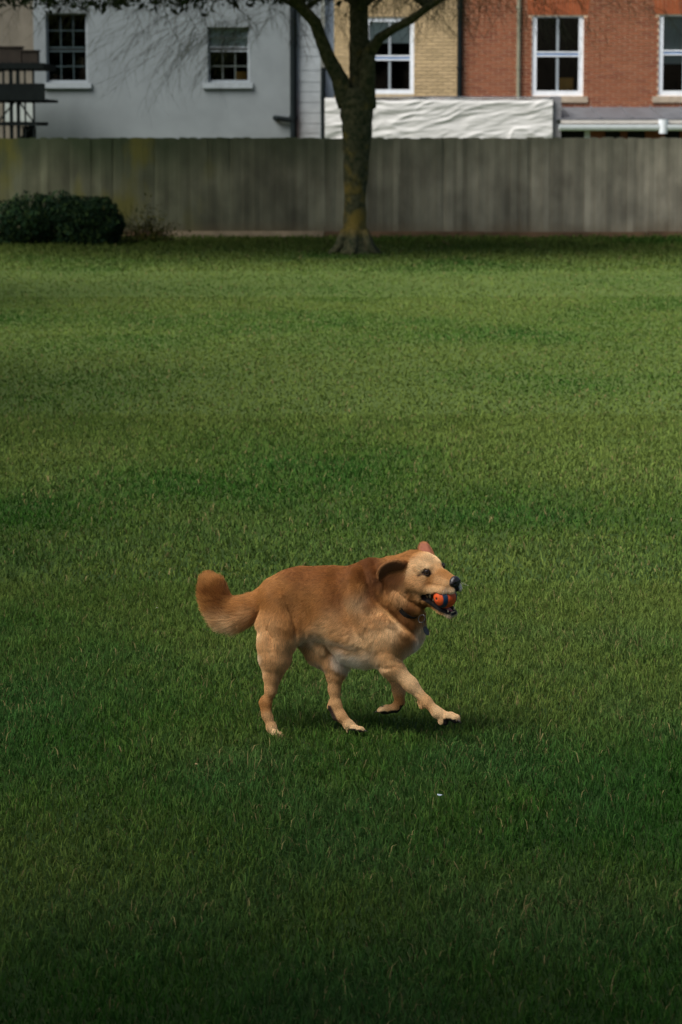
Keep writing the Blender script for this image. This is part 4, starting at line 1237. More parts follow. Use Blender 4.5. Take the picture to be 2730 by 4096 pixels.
# fur map: (u, v, reach, colour, length mm, flow direction in the picture plane in degrees, 0 = right, 90 = down)
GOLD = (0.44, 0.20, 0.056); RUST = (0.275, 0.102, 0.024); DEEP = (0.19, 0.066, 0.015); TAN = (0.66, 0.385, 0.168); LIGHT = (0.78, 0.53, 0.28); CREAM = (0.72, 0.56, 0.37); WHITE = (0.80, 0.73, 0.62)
FUR = [
    # back and sides
    (480, 330, 60, GOLD, 14.4, 160), (600, 250, 80, RUST, 14.4, 175), (700, 235, 80, RUST, 15.8, 176), (820, 240, 70, RUST, 18.7, 170),
    (560, 380, 80, GOLD, 14.4, 150), (680, 370, 80, GOLD, 15.8, 160), (790, 380, 80, RUST, 17.3, 150), (860, 470, 60, GOLD, 17.3, 140),
    (640, 480, 70, GOLD, 15.8, 150), (770, 500, 70, TAN, 17.3, 155), (700, 555, 50, LIGHT, 18.7, 150), (820, 580, 55, TAN, 20, 150), (900, 610, 50, LIGHT, 24, 150),
    (640, 590, 40, TAN, 18, 140), (720, 640, 40, LIGHT, 24, 130), (800, 705, 40, WHITE, 34, 120), (890, 730, 42, WHITE, 38, 120), (960, 710, 40, CREAM, 30, 120),
    # rump, thigh, hind legs
    (470, 440, 70, GOLD, 15.8, 110), (520, 520, 60, GOLD, 14.4, 95), (440, 520, 60, TAN, 15.8, 100), (540, 640, 40, TAN, 13, 90), (470, 640, 60, TAN, 16, 92), (372, 560, 26, LIGHT, 13, 102), (356, 690, 22, CREAM, 15, 105), (380, 770, 26, LIGHT, 11, 98),
    (460, 740, 60, TAN, 10, 95), (440, 840, 50, TAN, 5.4, 100), (415, 930, 45, GOLD, 4.2, 90), (425, 1020, 40, TAN, 4.2, 85), (460, 1090, 35, LIGHT, 4.2, 40), (490, 870, 26, GOLD, 4.8, 100),
    (580, 600, 26, LIGHT, 22, 110),
    (700, 690, 50, TAN, 16, 80), (770, 760, 45, TAN, 11, 85), (780, 850, 45, TAN, 4.8, 90), (785, 930, 45, TAN, 4.2, 80), (810, 1000, 40, TAN, 4.2, 60), (870, 1050, 40, LIGHT, 4.2, 30),
    # tail: rust in the curl stands in for the shade inside it
    (420, 370, 40, GOLD, 22, 168), (330, 395, 40, GOLD, 30, 176), (330, 475, 40, TAN, 46, 164), (250, 425, 45, GOLD, 32, 184), (245, 520, 45, LIGHT, 48, 180), (180, 430, 45, RUST, 34, 220), (170, 500, 40, TAN, 42, 198), (110, 430, 40, GOLD, 36, 238), (135, 360, 45, RUST, 34, 256), (120, 300, 45, GOLD, 32, 250),
    # shoulder, neck and chest
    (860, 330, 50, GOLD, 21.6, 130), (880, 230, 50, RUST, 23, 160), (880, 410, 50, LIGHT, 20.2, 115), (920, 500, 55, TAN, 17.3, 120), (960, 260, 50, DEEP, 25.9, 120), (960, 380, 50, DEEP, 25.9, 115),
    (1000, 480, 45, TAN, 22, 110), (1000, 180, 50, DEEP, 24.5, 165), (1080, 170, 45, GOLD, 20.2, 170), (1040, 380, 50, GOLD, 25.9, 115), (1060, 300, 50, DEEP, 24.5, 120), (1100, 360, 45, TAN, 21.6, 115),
    (1090, 450, 45, GOLD, 25.9, 105), (1140, 440, 40, RUST, 21.6, 110), (1160, 500, 40, RUST, 24.5, 95), (1060, 560, 55, LIGHT, 15.8, 100), (980, 590, 50, LIGHT, 15.8, 115), (1130, 590, 50, GOLD, 17.3, 95), (1215, 470, 34, GOLD, 17.3, 90),
    (1235, 540, 36, CREAM, 30, 95), (1220, 620, 36, WHITE, 32, 105), (1170, 660, 34, CREAM, 28, 110), (1270, 520, 24, WHITE, 26, 90),
    # front legs
    (1040, 660, 50, TAN, 16, 100), (1010, 730, 40, LIGHT, 15.8, 110), (1080, 720, 50, TAN, 12, 75), (1130, 790, 50, LIGHT, 9, 50), (1200, 850, 45, LIGHT, 4.8, 48), (1240, 900, 40, TAN, 4.2, 48), (1260, 960, 30, TAN, 4.8, 60), (1310, 970, 40, LIGHT, 4.2, 40), (1370, 1000, 40, LIGHT, 3.6, 20),
    (1100, 850, 40, TAN, 4.8, 90), (1110, 920, 36, GOLD, 4.8, 95), (1070, 960, 30, TAN, 4.8, 180), (1010, 965, 34, LIGHT, 4.2, 180),
]
HFUR = [  # the same on the head, (f, l, h) mm in the head frame; flow = backwards along the head plus a little down
    ((-20, 0, 28), 26, LIGHT, 7), ((-60, 0, 45), 30, GOLD, 12), ((-20, -30, 15), 20, LIGHT, 6), ((-50, -45, 10), 24, LIGHT, 10), ((-40, -45, -30), 24, TAN, 12), ((-70, -55, -40), 26, GOLD, 18),
    ((-20, -35, -30), 18, TAN, 7), ((-30, -45, -62), 22, TAN, 12), ((-60, -45, -80), 24, GOLD, 20), ((10, 0, -2), 18, TAN, 5), ((45, 0, -8), 18, GOLD, 4), ((75, 0, -18), 14, GOLD, 3),
    ((15, -26, -32), 18, GOLD, 5), ((45, -28, -38), 18, TAN, 5), ((75, -25, -45), 15, TAN, 4), ((40, -30, -58), 14, LIGHT, 5), ((80, -20, -58), 12, CREAM, 4), ((20, -32, -64), 14, LIGHT, 6), ((95, 18, -52), 12, WHITE, 5),
    ((-20, 40, -10), 24, LIGHT, 8), ((20, 30, -30), 20, TAN, 6), ((60, 25, -45), 20, CREAM, 5),
    ((0, -28, -110), 16, GOLD, 12), ((30, -24, -135), 14, TAN, 9), ((60, -10, -152), 14, CREAM, 6), ((-30, 0, -120), 24, RUST, 18), ((20, 0, -145), 18, GOLD, 10),
]
FOLDS = [
    ([(515, 390), (550, 470), (570, 550), (572, 620)], 15, 20), ([(412, 520), (432, 580), (440, 650)], 10, 16), ([(470, 760), (490, 820)], 4, 12),
    ([(795, 280), (845, 430), (895, 560), (950, 660)], 12, 34), ([(918, 185), (932, 280), (960, 370), (1010, 440)], 36, 28),
    ([(985, 300), (1010, 380), (1065, 440), (1120, 510), (1185, 545)], 34, 28), ([(1100, 330), (1150, 378), (1215, 420), (1262, 442)], 16, 17),
    ([(1010, 728), (1040, 742), (1062, 738)], 5, 10), ([(660, 575), (740, 622), (830, 642), (930, 656)], 7, 20),
    ([(858, 300), (876, 400), (912, 520)], -19, 30), ([(1000, 470), (1060, 570), (1090, 650)], -6, 28), ([(402, 860), (410, 915)], 4, 8), ([(455, 930), (440, 1000)], 3, 8),
    ([(690, 250), (720, 380), (700, 500)], -3, 45), ([(1085, 660), (1135, 720)], 5, 12), ([(1040, 480), (1080, 520), (1130, 565)], -7, 16),
    ([(755, 880), (752, 930), (775, 990)], 2, 7), ([(1192, 870), (1220, 900)], 3, 8), ([(1000, 230), (1030, 300), (1040, 350)], 11, 20), ([(968, 205), (992, 290), (1020, 360), (1075, 425)], -13, 20),
]

def build_dog():
    F = dog_field()
    V, Q = surface_nets(F.D, F.lo, F.step)
    # relax once, to take the grid out of the surface
    e = np.concatenate([Q[:, [0, 1]], Q[:, [1, 2]], Q[:, [2, 3]], Q[:, [3, 0]]])
    for lam in (0.5, -0.52, 0.5, -0.52):
        s = np.zeros_like(V); c = np.zeros(len(V))
        for a, b in ((0, 1), (1, 0)):
            np.add.at(s, e[:, a], V[e[:, b]]); np.add.at(c, e[:, a], 1)
        V = V + lam * (s / np.maximum(c, 1)[:, None] - V)
    nq = np.cross(V[Q[:, 2]] - V[Q[:, 0]], V[Q[:, 3]] - V[Q[:, 1]])
    N = np.zeros_like(V)
    for k in range(4): np.add.at(N, Q[:, k], nq)
    N /= np.linalg.norm(N, axis=1)[:, None] + 1e-12

    # folds and muscle lines pressed into the near and far flank: (polyline, depth mm, half-width)
    P = V + DOG_O
    U = ((P[:, 0] / P[:, 2] * F_PX + W_PX / 2) - 750) * 1.3067
    W = ((-P[:, 1] / P[:, 2] * F_PX + H_PX / 2) - 2100) * 1.3067
    tsd = (P[:, 2] - D0) / SU - shear(U)
    off = np.zeros(len(V))
    for pl, amp, wid in FOLDS:
        d = np.full(len(V), 1e9); e_ = np.ones(len(V))
        L = len(pl) - 1
        for i in range(L):
            a = np.array(pl[i], float); b = np.array(pl[i + 1], float); ab = b - a
            t = np.clip(((U - a[0]) * ab[0] + (W - a[1]) * ab[1]) / ab.dot(ab), 0, 1)
            dd = np.hypot(U - a[0] - t * ab[0], W - a[1] - t * ab[1])
            m = dd < d
            d = np.where(m, dd, d); e_ = np.where(m, np.sin(math.pi * np.clip((i + t) / L, 0.06, 0.94)) ** 0.5, e_)
        off += amp * 0.001 * np.exp(-(d / wid) ** 2) * e_ * np.clip((-tsd - 10) / 30, 0, 1)
    N0 = N.copy()
    V = V - N * off[:, None]
    N = np.zeros_like(V)
    nq = np.cross(V[Q[:, 2]] - V[Q[:, 0]], V[Q[:, 3]] - V[Q[:, 1]])
    for k in range(4): np.add.at(N, Q[:, k], nq)
    N /= np.linalg.norm(N, axis=1)[:, None] + 1e-12

    # ---- colour, fur length and lie of the hair at every vertex
    # back to the working frame
    P = V + DOG_O
    T = (P[:, 2] - D0) / SU
    U = ((P[:, 0] / P[:, 2] * F_PX + W_PX / 2) - 750) * 1.3067
    W = ((-P[:, 1] / P[:, 2] * F_PX + H_PX / 2) - 2100) * 1.3067
    ts = T - shear(U)
    h = V - HEAD_E
    hf, hl, hh = h @ HF * 1000 / HS, h @ HL * 1000 / HS, h @ HU * 1000 / HS
    hf = np.where(hf > 0, hf / 0.86, hf)
    num_c = np.zeros((len(V), 3)); num_l = np.zeros(len(V)); num_d = np.zeros((len(V), 3)); den = np.full(len(V), 1e-9)
    inhead = np.clip((hf + 62) / 25, 0, 1) * np.clip((hh + 190) / 25, 0, 1)
    inhead = inhead * (U > 1120)
    # low legs: near and far must not share
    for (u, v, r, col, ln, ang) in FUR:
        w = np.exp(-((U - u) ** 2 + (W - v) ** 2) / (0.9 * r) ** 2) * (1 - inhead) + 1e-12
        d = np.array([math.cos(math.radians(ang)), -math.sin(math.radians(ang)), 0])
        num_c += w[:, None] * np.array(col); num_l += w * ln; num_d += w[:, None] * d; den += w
    for (p, r, col, ln) in HFUR:
        w = np.exp(-((hf - p[0]) ** 2 + (hl - p[1]) ** 2 + (hh - p[2]) ** 2) / (0.9 * r) ** 2) * inhead
        d = -HF * 0.9 - HU * 0.25
        num_c += w[:, None] * np.array(col); num_l += w * ln; num_d += w[:, None] * d; den += w
    COL = num_c / den[:, None]; LEN = num_l / den; DIR = num_d / den[:, None]
    # pale underside, belly and inside of the legs
    under = np.clip((-N[:, 1] - 0.35) / 0.5, 0, 1) * np.clip((W - 540) / 60, 0, 1) * (U > 600) * (U < 1000) * (W < 760)
    COL = COL * (1 - 0.55 * under[:, None]) + np.array(WHITE) * 0.55 * under[:, None]
    LEN = LEN * (1 - 0.62 * np.clip((off - 0.004) / 0.010, 0, 1))
    # a streaky coat
    st = fbm(np.stack([U * 0.02, W * 0.02, ts * 0.02], 1), 31, 3); st2 = fbm(np.stack([U * 0.09, W * 0.06, ts * 0.06], 1), 37, 2)
    lg = np.clip((W - 700) / 120, 0, 1) * 0.75
    COL = COL * (1 + (0.44 * st - 0.22) * (1 - lg))[:, None] * (1 + (0.30 * st2 - 0.15) * (1 - lg))[:, None]
    BARE = np.zeros(len(V), bool)
    def paint(mask, col, keep_hair=False):
        m = np.clip(mask, 0, 1)[:, None]
        COL[:] = COL * (1 - m) + np.array(col) * m
        if not keep_hair: BARE[:] |= (m[:, 0] > 0.4)
    dist = lambda p: np.linalg.norm(V - p, axis=1)
    # pads
    pads = [dq(1392, 1034, -72), dq(1410, 1030, -60), dq(1350, 1046, -72), dq(1226, 962, -60)]
    def blob(c, r): return (r - dist(c)) / 0.004 + 0.5
    for dt in (-26, -9, 9, 26): paint(blob(dq(1400, 1036, -72 + dt), 0.0085) * (N[:, 1] < 0.1), (0.008, 0.007, 0.007))
    paint(blob(dq(1345, 1052, -72), 0.012), (0.008, 0.007, 0.007)); paint(blob(dq(1228, 962, -60), 0.006), (0.01, 0.008, 0.008))
    for dt in (-24, -8, 8, 24): paint(blob(dq(912, 1084, 66 + dt), 0.011) * (N[:, 1] < 0.3), (0.006, 0.005, 0.005))
    paint(blob(dq(868, 1092, 66), 0.014), (0.006, 0.005, 0.005))
    paint((N[:, 1] < -0.05) * (U > 1338) * (U < 1440) * (W > 1012) * (ts < 0) * 1.0, (0.010, 0.008, 0.008))
    paint((N[:, 1] < 0.05) * (U > 838) * (U < 960) * (W > 1066) * (ts > 0) * 1.0, (0.008, 0.007, 0.007))
    paint(((750 + 14) - U + 0.45 * (W - 960)) / 10.0 * (W > 945) * (W < 1030) * (U > 735) * (U < 800) * (ts > 20), (0.05, 0.03, 0.02), True)
    paint((N[:, 1] < -0.35) * (W > 940) * (W < 1010) * (U > 985) * (U < 1140) * (ts > 0) * 1.0, (0.012, 0.01, 0.009))
    for dt in (-22, 0, 20): paint(blob(dq(1022, 948, 60 + dt), 0.005), (0.03, 0.02, 0.02))
    # mouth: dark inside, black lips
    db = dist(BALL_C)
    paint((0.0415 - db) / 0.002 + 0.5, (0.010, 0.005, 0.005))
    inner = (np.abs(hl) < 30) * (hh < -60) * (hh > -136) * (hf > -32) * (hf < 70)
    facing_in = ((BALL_C - V) / (db[:, None] + 1e-9) * N).sum(1)
    paint(((np.abs(hl) < 44) & (hf > -34) & (hf < 12) & (hh < -74) & (hh > -102) & (N @ HF > -0.2) & (np.abs(hl) > 20)) * (facing_in > -0.1) * 1.0, (0.012, 0.006, 0.006))
    paint(inner * (facing_in > 0.25) * (db < 0.075) * 1.0, (0.018, 0.007, 0.007))
    def seg(a, b):
        A, B = hd(*a), hd(*b); ab = B - A
        t = np.clip(((V - A) @ ab) / ab.dot(ab), 0, 1)
        return np.linalg.norm(V - A - t[:, None] * ab, axis=1)
    for s in (-1, 1):
        for a, b, r in (((-24, 36 * s, -78), (24, 37 * s, -73), 6.0), ((24, 37 * s, -73), (66, 34 * s, -74), 6.0), ((66, 33 * s, -73), (98, 12 * s, -72), 6.0),
                        ((-26, 36 * s, -80), (-10, 36 * s, -98), 6.5), ((-10, 36 * s, -98), (34, 26 * s, -126), 6.5), ((34, 26 * s, -126), (66, 14 * s, -140), 6)):
            paint((r * .001 - seg(a, b)) / 0.003 + 0.6, (0.007, 0.006, 0.007))
    paint((0.006 - seg((70, -8, -142), (70, 8, -142))) / 0.003 + 0.6, (0.010, 0.009, 0.012))
    paint((0.010 - seg((104, -3, -46), (106, -3, -70))) / 0.003 + 0.6, (0.006, 0.005, 0.006))
    # rims of the eyes, tear line
    for s in (-1, 1):
        paint((0.0078 - seg((-9, 40 * s, -6), (13, 33 * s, -5))) / 0.003 + 0.5, (0.010, 0.007, 0.006))
        paint((0.0135 - dist(hd(4, 36 * s, -4))) / 0.004 + 0.4, (0.010, 0.007, 0.006))
        paint((0.0045 - seg((10, 27 * s, -8), (22, 20 * s, -16))) / 0.004 + 0.4, (0.05, 0.022, 0.012), True)
        paint((0.004 - seg((-10, 40 * s, -8), (-22, 46 * s, -13))) / 0.004 + 0.4, (0.09, 0.04, 0.02), True)

    # ---- build the objects; world position = camera frame turned back
    to_w = lambda A: A @ CAMM.T
    base_w = EYE + CAMM @ (q3(700, 1100, -60)); base_w[2] = 0.0
    root = thing('dog', 'golden tan dog trotting over the lawn with a ball in its mouth', 'dog', base_w)
    wp = lambda A: EYE + to_w(np.asarray(A) + DOG_O)
    body = mesh_obj('body', wp(V), Q.astype(np.int32), mat_attr('dog_skin', 'col', 0.75, 0.25), root, smooth=True)
    at = body.data.color_attributes.new('col', 'FLOAT_COLOR', 'POINT')
    at.data.foreach_set('color', np.concatenate([np.where(BARE[:, None], COL, COL * 0.6), np.ones((len(COL), 1))], 1).astype(np.float32).ravel())

    fur(root, wp, V, Q, N0, COL, LEN, DIR, BARE, 320000, NA=N)
    details(root, wp)

def hair_material(name):
    m, nt, b = mat_new(name)
    a = nt.nodes.new('ShaderNodeAttribute'); a.attribute_name = 'hair_col'
    nt.links.new(a.outputs['Color'], b.inputs['Base Color'])
    b.inputs['Roughness'].default_value = 0.55
    b.inputs['Specular IOR Level'].default_value = 0.25
    return m

def fur(root, wp, V, Q, N, COL, LEN, DIR, BARE, n, name='fur', seed=77, lift=0.24, rad=0.00034, NA=None):
    rng = np.random.default_rng(seed)
    a = V[Q[:, 0]]; area = np.linalg.norm(np.cross(V[Q[:, 2]] - a, V[Q[:, 3]] - V[Q[:, 1]]), axis=1)
    ok = ~BARE[Q].any(1)
    pr = area * ok; pr /= pr.sum()
    f = rng.choice(len(Q), n, p=pr)
    s, t = rng.random(n)[:, None], rng.random(n)[:, None]
    def interp(A):
        A = A if A.ndim > 1 else A[:, None]
        q = Q[f]
        return (A[q[:, 0]] * (1 - s) + A[q[:, 1]] * s) * (1 - t) + (A[q[:, 3]] * (1 - s) + A[q[:, 2]] * s) * t
    P, Nn, Cc, Ln, Dd = interp(V), interp(N), interp(COL), interp(LEN)[:, 0] * 0.001, interp(DIR)
    Nn /= np.linalg.norm(Nn, axis=1)[:, None]
    tuft = fbm(P / 0.020, 5, 2); tuft2 = np.stack([fbm(P / 0.016 + k * 9, 50 + k, 2) for k in range(3)], 1) - 0.5
    D = Dd - Nn * (Dd * Nn).sum(1)[:, None]
    D /= np.linalg.norm(D, axis=1)[:, None] + 1e-6
    D = D + tuft2 * 0.8 * np.clip(Ln / 0.018 - 0.25, 0.08, 1)[:, None] + rng.normal(0, 1, (n, 3)) * (0.15 + 0.14 * np.clip((Ln - 0.014) / 0.02, 0, 1))[:, None]
    D = D - Nn * (D * Nn).sum(1)[:, None]
    D /= np.linalg.norm(D, axis=1)[:, None] + 1e-6
    if NA is not None:          # in a fold the hair must leave the wall it grows from
        Na = interp(NA); Na /= np.linalg.norm(Na, axis=1)[:, None]
        D = D + Na * np.maximum(0.12 - (D * Na).sum(1), 0)[:, None]
        D /= np.linalg.norm(D, axis=1)[:, None]
        Nn = Nn + Na; Nn /= np.linalg.norm(Nn, axis=1)[:, None]
    L = Ln * (0.55 + 0.6 * rng.random(n)) * (1 + (0.5 * tuft - 0.25) * np.clip(Ln / 0.018, 0.1, 1))
    long_ = np.clip((Ln - 0.014) / 0.02, 0, 1)
    lf = lift + (0.15 + 0.30 * long_) * rng.random(n) + 0.0016 / np.maximum(L, 0.002)
    K = 5
    pts = np.zeros((n, K, 3))
    grav = np.array([0, -1.0, 0])
    for k in range(K):
        x = k / (K - 1)
        pts[:, k] = P - Nn * 0.0003 + D * (L * x)[:, None] + Nn * (L * lf * (x - 0.55 * x * x))[:, None] + grav * (L * 0.12 * x * x)[:, None]
    cv = bpy.data.hair_curves.new(name)
    cv.add_curves([K] * n)
    org = ORG[root.name]
    W = wp(pts.reshape(-1, 3)) - org
    cv.attributes['position'].data.foreach_set('vector', W.astype(np.float32).ravel())
    rr = np.tile(np.array([1.0, 0.95, 0.8, 0.55, 0.12]) * rad, n) * np.repeat((0.7 + 0.6 * rng.random(n)) * np.clip(Ln / 0.013, 0.55, 1.0), K)
    ra = cv.attributes.get('radius') or cv.attributes.new('radius', 'FLOAT', 'POINT')
    ra.data.foreach_set('value', rr.astype(np.float32))
    cc = Cc * (0.62 + 0.76 * rng.random(n))[:, None]
    ca = cv.attributes.new('hair_col', 'FLOAT_COLOR', 'CURVE')
    ca.data.foreach_set('color', np.concatenate([cc, np.ones((n, 1))], 1).astype(np.float32).ravel())
    cv.materials.append(hair_material(name + '_strands'))
    o = bpy.data.objects.new(name, cv)
    link(o, root)
    return o

def ellipsoid(c, axes, n=20, m=12):
    """c centre, axes 3x3 rows = semi-axis vectors; pole along the third"""
    V = []; Fc = []
    for i in range(m + 1):
        th = math.pi * i / m
        for k in range(n):
            ph = 2 * math.pi * k / n
            V.append(c + axes[0] * math.sin(th) * math.cos(ph) + axes[1] * math.sin(th) * math.sin(ph) + axes[2] * math.cos(th))
    for i in range(m):
        for k in range(n):
            k2 = (k + 1) % n
            Fc.append((i * n + k, i * n + k2, (i + 1) * n + k2, (i + 1) * n + k))
    return np.array(V), Fc

def sheet(grid, sub=6):
    """smooth (Catmull-Rom) surface through a grid of points"""
    G = np.array(grid, float)
    def cr(A, n):
        out = []
        for i in range(len(A) - 1):
            p0, p1, p2, p3 = A[max(i - 1, 0)], A[i], A[i + 1], A[min(i + 2, len(A) - 1)]
            for k in range(n):
                t = k / n
                out.append(0.5 * ((2 * p1) + (-p0 + p2) * t + (2 * p0 - 5 * p1 + 4 * p2 - p3) * t * t + (-p0 + 3 * p1 - 3 * p2 + p3) * t ** 3))
        out.append(A[-1])
        return np.array(out)
    G = cr(G, sub)
    G = np.swapaxes(cr(np.swapaxes(G, 0, 1), sub), 0, 1)
    r, c = G.shape[:2]
    idx = np.arange(r * c).reshape(r, c)
    Fq = np.stack([idx[:-1, :-1], idx[:-1, 1:], idx[1:, 1:], idx[1:, :-1]], -1).reshape(-1, 4)
    return G.reshape(-1, 3), Fq, (r, c)

def thick(V, Q, th, shape):
    nq = np.cross(V[Q[:, 2]] - V[Q[:, 0]], V[Q[:, 3]] - V[Q[:, 1]])
    N = np.zeros_like(V)
    for k in range(4): np.add.at(N, Q[:, k], nq)
    N /= np.linalg.norm(N, axis=1)[:, None] + 1e-12
    r, c = shape
    n = len(V)
    idx = np.arange(n).reshape(r, c)
    loop = np.concatenate([idx[0, :-1], idx[:-1, -1], idx[-1, :0:-1], idx[:0:-1, 0]])
    rim = np.stack([loop, np.roll(loop, -1), np.roll(loop, -1) + n, loop + n], 1)
    return np.concatenate([V + N * th / 2, V - N * th / 2]), np.concatenate([Q, Q[:, ::-1] + n, rim[:, ::-1]]), np.concatenate([N, -N])

def details(root, wp):
    org = ORG[root.name]
    Mk = lambda *a, **k: mat_plain(*a, **k)
    m_nose = Mk('wet_nose', (0.012, 0.009, 0.010), 0.38, 0.5, var=0.4, scale=90, bump=0.3)
    # eye: near-black globe with amber iris facing the camera side
    def eye_mat():
        m, nt, b = mat_new('dog_eye')
        a = nt.nodes.new('ShaderNodeAttribute'); a.attribute_name = 'col'
        nt.links.new(a.outputs['Color'], b.inputs['Base Color'])
        b.inputs['Roughness'].default_value = 0.12; b.inputs['Specular IOR Level'].default_value = 0.4
        return m
    em = eye_mat()
    for s in (-1, 1):
        c = hd(1.0, 34.5, -3.5) if s < 0 else hd(2.0, 34.5, -3.0)
        if s < 0: c = hd(1.0, -34.5, -3.5)
        gaze = _n(HF * 0.62 + HL * 0.5 * s + np.array([0, 0, -0.55]) * (1 if s < 0 else 0.2))
        a1 = _n(np.cross(gaze, HU)); a2 = np.cross(gaze, a1)
        r = 0.0108
        V, Fq = ellipsoid(c, np.array([a1, a2, gaze]) * r, 28, 24)
        d = np.arccos(np.clip(((V - c) @ gaze) / r, -1, 1))
        col = np.where((d < 0.30)[:, None], (0.002, 0.002, 0.002), np.where((d < 0.62)[:, None], (0.085, 0.042, 0.012), (0.006, 0.004, 0.004)))
        col_mesh('eye', wp(V), Fq, np.asarray(col, float), em, root, smooth=True)
        # upper and lower lids: thin rolls over the globe
        m_lid = M.setdefault('lid', Mk('dark_eyelid', (0.02, 0.011, 0.007), 0.6, 0.3, var=0.3))
        for up_, hgt in ((1, 0.0066), (-1, -0.0062)):
            pts = []
            sidev = _n(np.cross(HU, gaze))
            for k in range(9):
                x = (k / 8 - 0.5) * 2
                y = hgt * (1 - x * x) ** 0.8 - 0.0008
                z = math.sqrt(max(0.0112 ** 2 - (x * 0.0105) ** 2 - y * y, 1e-8))
                pts.append(c + sidev * x * 0.0105 + HU * y + gaze * z)
            g = Geo().tube([wp(p) for p in pts], [0.0010 + 0.0014 * (1 - abs(k - 4) / 4) for k in range(9)], 8)
            g.obj('eyelid', m_lid, root, smooth=True)
    # nose: a broad pad with two nostril pits pressed in
    c = hd(98, -1, -36)
    V, Fq = ellipsoid(c, np.array([HL * 0.0215, HU * 0.0205, HF * 0.0150]), 28, 20)
    h = V - c
    l_, u_, f_ = h @ HL, h @ HU, h @ HF
    for s in (-1, 1):
        w = np.exp(-(((l_ - s * 0.0085) / 0.004) ** 2 + ((u_ + 0.002) / 0.0045) ** 2)) * (f_ > 0)
        V = V - HF * (w * 0.007)[:, None]
    w = np.exp(-((l_) / 0.0016) ** 2) * (f_ > 0) * (u_ < 0.003)
    V = V - HF * (w * 0.002)[:, None]
    V = V + HL * (np.sign(l_) * 0.003 * np.exp(-((u_ + 0.001) / 0.006) ** 2) * (f_ > -0.004))[:, None]
    mesh_obj('nose', wp(V), Fq, m_nose, root, smooth=True)
    # ears: thick curved flaps
    def ear(grid, th, inner, outer, hair_n, length, flow, label, seed, rim_only=False):
        V, Fq, sh = sheet(grid)
        V2, F2, N2 = thick(V, Fq, th, sh)
        n = len(V)
        r, c_ = sh
        rows = np.repeat(np.linspace(0, 1, r), c_); cols = np.tile(np.linspace(0, 1, c_), r)
        edge = np.minimum(np.minimum(cols, 1 - cols) * 4, (1 - rows) * 5)
        edge = np.clip(edge, 0, 1)[:, None] if not rim_only else np.clip((cols - 0.30) / 0.14, 0, 1)[:, None] * np.clip((rows - 0.03) / 0.12, 0, 1)[:, None]
        if rim_only: inner = np.array(inner)[None] * (1 - np.clip((cols - 0.5) / 0.5, 0, 1))[:, None] + np.array([0.13, 0.055, 0.018])[None] * np.clip((cols - 0.5) / 0.5, 0, 1)[:, None]
        ci = np.array(inner) * edge + np.array(outer) * (1 - edge)
        first_in = N2[:n, 2].mean() < 0           # which face looks out of the ear
        co_ = np.tile(np.array(outer), (n, 1))
        col = np.concatenate([ci, co_] if first_in else [co_, ci]) * (0.8 + 0.4 * noise3(V2 / 0.008, seed))[:, None]
        col_mesh('ear', wp(V2), F2.astype(np.int32), col, M.setdefault('ear', mat_attr('ear_skin', 'col', 0.8, 0.2)), root, smooth=True, label=label)
        L = np.full(2 * n, float(length))
        e1_ = (edge[:, 0] > 0.55) & ((cols < 0.8) | (not rim_only))
        bare = np.concatenate([e1_, np.zeros(n, bool)] if first_in else [np.zeros(n, bool), e1_])
        D = np.tile(flow, (2 * n, 1))
        fur(root, wp, V2, F2, N2, col, L, D, bare, hair_n, 'ear_fur', seed, 0.25, 0.00035)
    T0 = -330
    near = [[dqa(1168, 206, T0 + 66), dqa(1166, 198, T0 + 50), dqa(1162, 220, T0 + 60), dqa(1158, 250, T0 + 66), dqa(1150, 280, T0 + 84)],
            [dqa(1134, 200, T0 + 34), dqa(1132, 188, T0 + 6), dqa(1128, 212, T0 + 12), dqa(1124, 250, T0 + 46), dqa(1116, 288, T0 + 76)],
            [dqa(1096, 196, T0 + 24), dqa(1094, 182, T0 - 10), dqa(1092, 206, T0 - 2), dqa(1090, 262, T0 + 56), dqa(1084, 318, T0 + 84)],
            [dqa(1052, 206, T0 + 24), dqa(1050, 192, T0 - 10), dqa(1050, 216, T0 + 0), dqa(1048, 276, T0 + 60), dqa(1048, 332, T0 + 88)],
            [dqa(1018, 230, T0 + 30), dqa(1013, 218, T0 + 2), dqa(1014, 240, T0 + 10), dqa(1018, 285, T0 + 58), dqa(1026, 328, T0 + 86)],
            [dqa(1006, 252, T0 + 36), dqa(999, 246, T0 + 18), dqa(999, 260, T0 + 26), dqa(1002, 284, T0 + 54), dqa(1010, 310, T0 + 76)]]
    ear(near, 0.004, (0.10, 0.048, 0.026), (0.40, 0.18, 0.06), 9000, 9, _n(np.array([-1, -0.3, 0])), 'near ear folded back with its dark inside showing', 5, True)  # inside skin coloured darker, holding the shade of the folded ear
    T1 = -230
    far = [[dqa(1192, 178, T1 + 10), dqa(1230, 176, T1 - 24), dqa(1268, 176, T1 - 26), dqa(1298, 176, T1 - 6)],
           [dqa(1203, 142, T1 + 14), dqa(1230, 140, T1 - 4), dqa(1262, 140, T1 - 10), dqa(1288, 150, T1 + 4)],
           [dqa(1207, 112, T1 + 18), dqa(1231, 108, T1 + 10), dqa(1256, 112, T1 + 2), dqa(1276, 126, T1 + 10)],
           [dqa(1216, 95, T1 + 20), dqa(1230, 90, T1 + 18), dqa(1246, 91, T1 + 14), dqa(1260, 104, T1 + 14)]]
    ear(far, 0.004, (0.26, 0.095, 0.055), (0.34, 0.14, 0.055), 4000, 5, _n(np.array([0.1, 1.0, 0])), 'far ear pricked up behind the forehead', 6)
    # tongue and lower teeth
    m_ton = Mk('tongue', (0.30, 0.075, 0.065), 0.35, 0.5, var=0.2, scale=60)
    V, Fq = ellipsoid(hd(44, 0, -131), np.array([HL * 0.0115, HF * 0.024 - HU * 0.010, HU * 0.0055 + HF * .002]), 18, 10)
